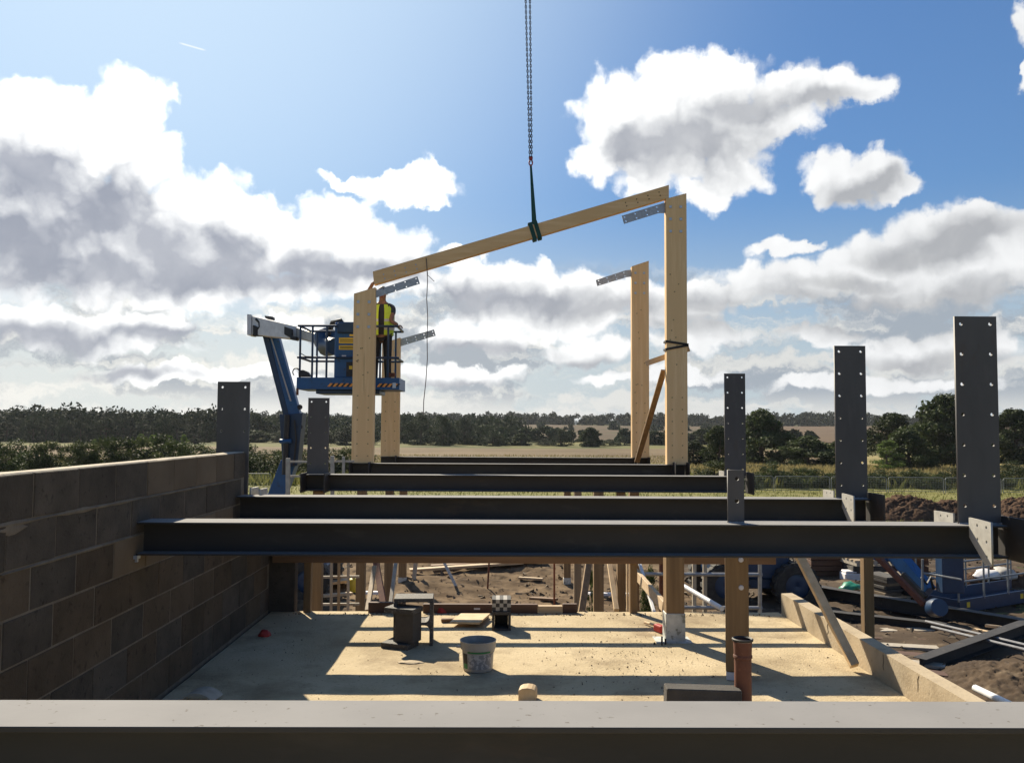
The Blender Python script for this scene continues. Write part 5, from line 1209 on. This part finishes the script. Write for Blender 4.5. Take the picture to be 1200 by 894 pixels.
# trees along the far side of the stubble, middle
G1 = 'trees along the far edge of the stubble'
for (px, t, w) in ((475, 489, 30), (497, 487, 36), (520, 489, 34), (544, 494, 34), (566, 498, 32), (590, 512, 30), (612, 507, 24), (634, 514, 26), (657, 506, 28), (690, 502, 26), (712, 515, 24), (732, 512, 22), (770, 505, 30), (792, 500, 30), (820, 503, 30),
                  (330, 505, 34), (356, 503, 36), (384, 505, 30), (405, 500, 36), (432, 497, 30), (300, 504, 34), (640, 518, 24), (575, 508, 28), (520, 503, 34), (552, 506, 30), (852, 505, 26), (870, 507, 24)):
    d = random.uniform(205, 250)
    tree(random.choice(['far', 'far', 'oak2']), 'field_tree', px+random.uniform(-4, 4), t+random.uniform(-1, 1), 526, w*random.uniform(1.0, 1.25), d, 'dark round tree in the row beyond the stubble field', G1)
# line of tall trees at the left
G2 = 'tall trees of the dark wood on the left'
px = -14
while px < 292:
    tp = 488.5 + 3*noise.noise(Vector((px*.05, 0, 0))) + (5 if px > 215 else 0) + (-2 if 140 < px < 165 else 0)
    tree(random.choice(['poplar', 'poplar', 'far']), 'wood_tree', px, tp+random.uniform(-2, 3), 525, random.uniform(15, 24), random.uniform(215, 262), 'tall dark tree in the close wood on the left skyline', G2)
    px += random.uniform(5.5, 9)
for px in (165, 179, 199, 111, 127, 216): tree('pale', 'young_poplar', px, (508 if px > 150 else 514)+random.uniform(-1, 2), 535, 13 if px > 150 else 9, 120, 'pale green young poplar before the dark wood', 'pale young poplars on the left')
# hedges
G3 = 'bushes of the hedge along the left boundary'
px = -30
while px < 430:
    tp = 519 + 5*noise.noise(Vector((px*.03, 3, 0))) + (6 if px > 230 else 0) - (5 if 120 < px < 190 else 0)
    d = random.uniform(64, 72)
    tree(random.choice(['bush', 'bush', 'bush2']), 'hedge_bush', px, tp+random.uniform(-4, 4), 562, random.uniform(36, 60), d, 'dark green bush in the hedge on the left', G3, 'bush')
    px += random.uniform(15, 26)
G4 = 'bushes of the hedge along the right boundary'
px = 830
while px < 1225:
    tp = 553 + 5*noise.noise(Vector((px*.04, 8, 0))); d = random.uniform(57.5, 63)
    tree(random.choice(['bush', 'bush2', 'bush2']), 'hedge_bush', px, tp+random.uniform(-5, 4), 575, random.uniform(26, 44), d, 'low dark bush in the hedge behind the fence on the right', G4, 'bush')
    px += random.uniform(10, 18)
tree('bush2', 'hedge_bush', 905, 541, 575, 46, 60, 'taller dark bush just right of the slimmest plate', None, 'bush')
tree('bush', 'hedge_bush', 838, 540, 575, 50, 60, 'bushy green shrub left of the slimmest plate', None, 'bush')
tree('bush', 'yard_shrub', 762, 664, 700, 22, 16.5, 'small bright green shrub behind the fallen brace', None, 'shrub', z=GZ)
tree('pale', 'yard_shrub', 693, 664, 690, 10, 17.5, 'thin yellow green sapling behind the orange brown prop', None, 'shrub', z=GZ)
# far wood on the hills: reads as one mass
def far_wood(name, n, xf, yf, hh, m, leaf=.6):
    cl = []
    for _ in range(n):
        y = yf(); x = xf(y); z = gz(x, y); s = random.uniform(.7, 1.3)*hh
        for k in range(5): cl.append(((x+random.gauss(0, s*.35), y+random.gauss(0, s*.35), z+s*random.uniform(-.1, .85)), s*random.uniform(.28, .46)))
    me = leaf_mesh(name, cl, min(170000, n*420), leaf, m, .8); return link(name, me, m, kind='stuff')
far_wood('far_wood', 620, lambda y: y*random.uniform(-.62, .64), lambda: random.uniform(640, 770), 8, M_leaffar, 1.15)
far_wood('right_hedgerow', 60, lambda y: y*random.uniform(.2, .64), lambda: random.uniform(236, 252), 3.6, M_leaffar)
far_wood('mid_wood', 230, lambda y: y*random.uniform(-.36, .02), lambda: random.gauss(330, 40), 6.5, M_leaffar)
far_wood('left_wood', 200, lambda y: y*random.uniform(-.66, -.29), lambda: random.uniform(250, 285), 7.6, M_leaffar)
far_wood('hill_hedgerows', 70, lambda y: y*random.uniform(-.06, .3), lambda: random.choice([268, 480])+random.uniform(-5, 5), 3.6, M_leaffar)
# grass tufts
def tufts(name, n, x0, x1, y0, y1, h, m, skip=None):
    x = rng.uniform(x0, x1, n); y = rng.uniform(y0, y1, n); a = rng.uniform(0, 6.28, n); hh = h*rng.uniform(.4, 1.2, n); w = hh*.22
    z = np.array([gz(u, v) for u, v in zip(x, y)])
    tx, ty = x+rng.normal(0, .3, n)*hh, y+rng.normal(0, .3, n)*hh
    q = np.stack([np.stack([x-w*np.cos(a), y-w*np.sin(a), z], 1), np.stack([x+w*np.cos(a), y+w*np.sin(a), z], 1), np.stack([tx, ty, z+hh], 1)], 1).reshape(-1, 3)
    me = bpy.data.meshes.new(name); me.vertices.add(3*n); me.vertices.foreach_set('co', q.ravel()); me.loops.add(3*n); me.loops.foreach_set('vertex_index', np.arange(3*n, dtype=np.int32))
    me.polygons.add(n); me.polygons.foreach_set('loop_start', np.arange(0, 3*n, 3, dtype=np.int32)); me.polygons.foreach_set('loop_total', np.full(n, 3, dtype=np.int32)); me.update(); me.validate()
    return link(name, me, m, kind='stuff')
tufts('grass', 34000, -40, 46, 27, 60, .16, M_blades)
tufts('rough_grass', 16000, 8, 62, 62, 100, .5, M_dryblades)
tufts('rough_verge', 9000, -50, 50, 58, 66, .7, M_blades)
tufts('stubble_tufts', 16000, -60, 40, 100, 135, .35, M_dryblades)

# each tree or bush of a row is told apart by its place in the row
ORD = ['leftmost', 'second', 'third', 'fourth', 'fifth', 'sixth', 'seventh', 'eighth', 'ninth', 'tenth', 'eleventh', 'twelfth', 'thirteenth', 'fourteenth', 'fifteenth', 'sixteenth', 'seventeenth', 'eighteenth', 'nineteenth', 'twentieth']
TENS = {2: 'twenty', 3: 'thirty', 4: 'forty', 5: 'fifty'}
def ordinal(i):
    if i < 20: return ORD[i] + ('' if i == 0 else ' from the left')
    t, u = divmod(i+1, 10)
    return (TENS[t][:-1]+'ieth' if u == 0 else TENS[t]+'-'+('first' if u == 1 else ORD[u-1])) + ' from the left'
rows = {}
for o in C.objects:
    if o.parent is None and o.get('group') in (G1, G2, G3, G4, 'pale young poplars on the left', 'low mesh fence panels across the grass'): rows.setdefault(o['group'], []).append(o)
for g, os_ in rows.items():
    os_.sort(key=lambda o: o.location.x/o.location.y)
    for i, o in enumerate(os_):
        w_ = {G1: 'round dark tree, %s, in the row beyond the stubble', G2: 'tall dark wood tree, %s, on the left skyline', G3: 'dark green bush, %s, in the left hedge',
              G4: 'low dark bush, %s, in the right hedge', 'pale young poplars on the left': 'pale green young poplar, %s, before the dark wood'}.get(g, 'grey mesh fence panel, %s, on the grass')
        o['label'] = w_ % ordinal(i)

# the air: thin summer haze round the whole place
hz = MB(); hz.span((-2700, -360, -6.0), (2700, 2900, 16.0)); hzo = hz.build('haze', None, kind='stuff')
HM = bpy.data.materials.new('haze_air'); HM.use_nodes = True; nt_ = HM.node_tree; nt_.nodes.clear()
v_ = nt_.nodes.new('ShaderNodeVolumePrincipled'); v_.inputs['Color'].default_value = (.86, .92, 1, 1); v_.inputs['Density'].default_value = .00009; v_.inputs['Anisotropy'].default_value = .2
o_ = nt_.nodes.new('ShaderNodeOutputMaterial'); nt_.links.new(v_.outputs[0], o_.inputs['Volume']); hzo.data.materials.append(HM)
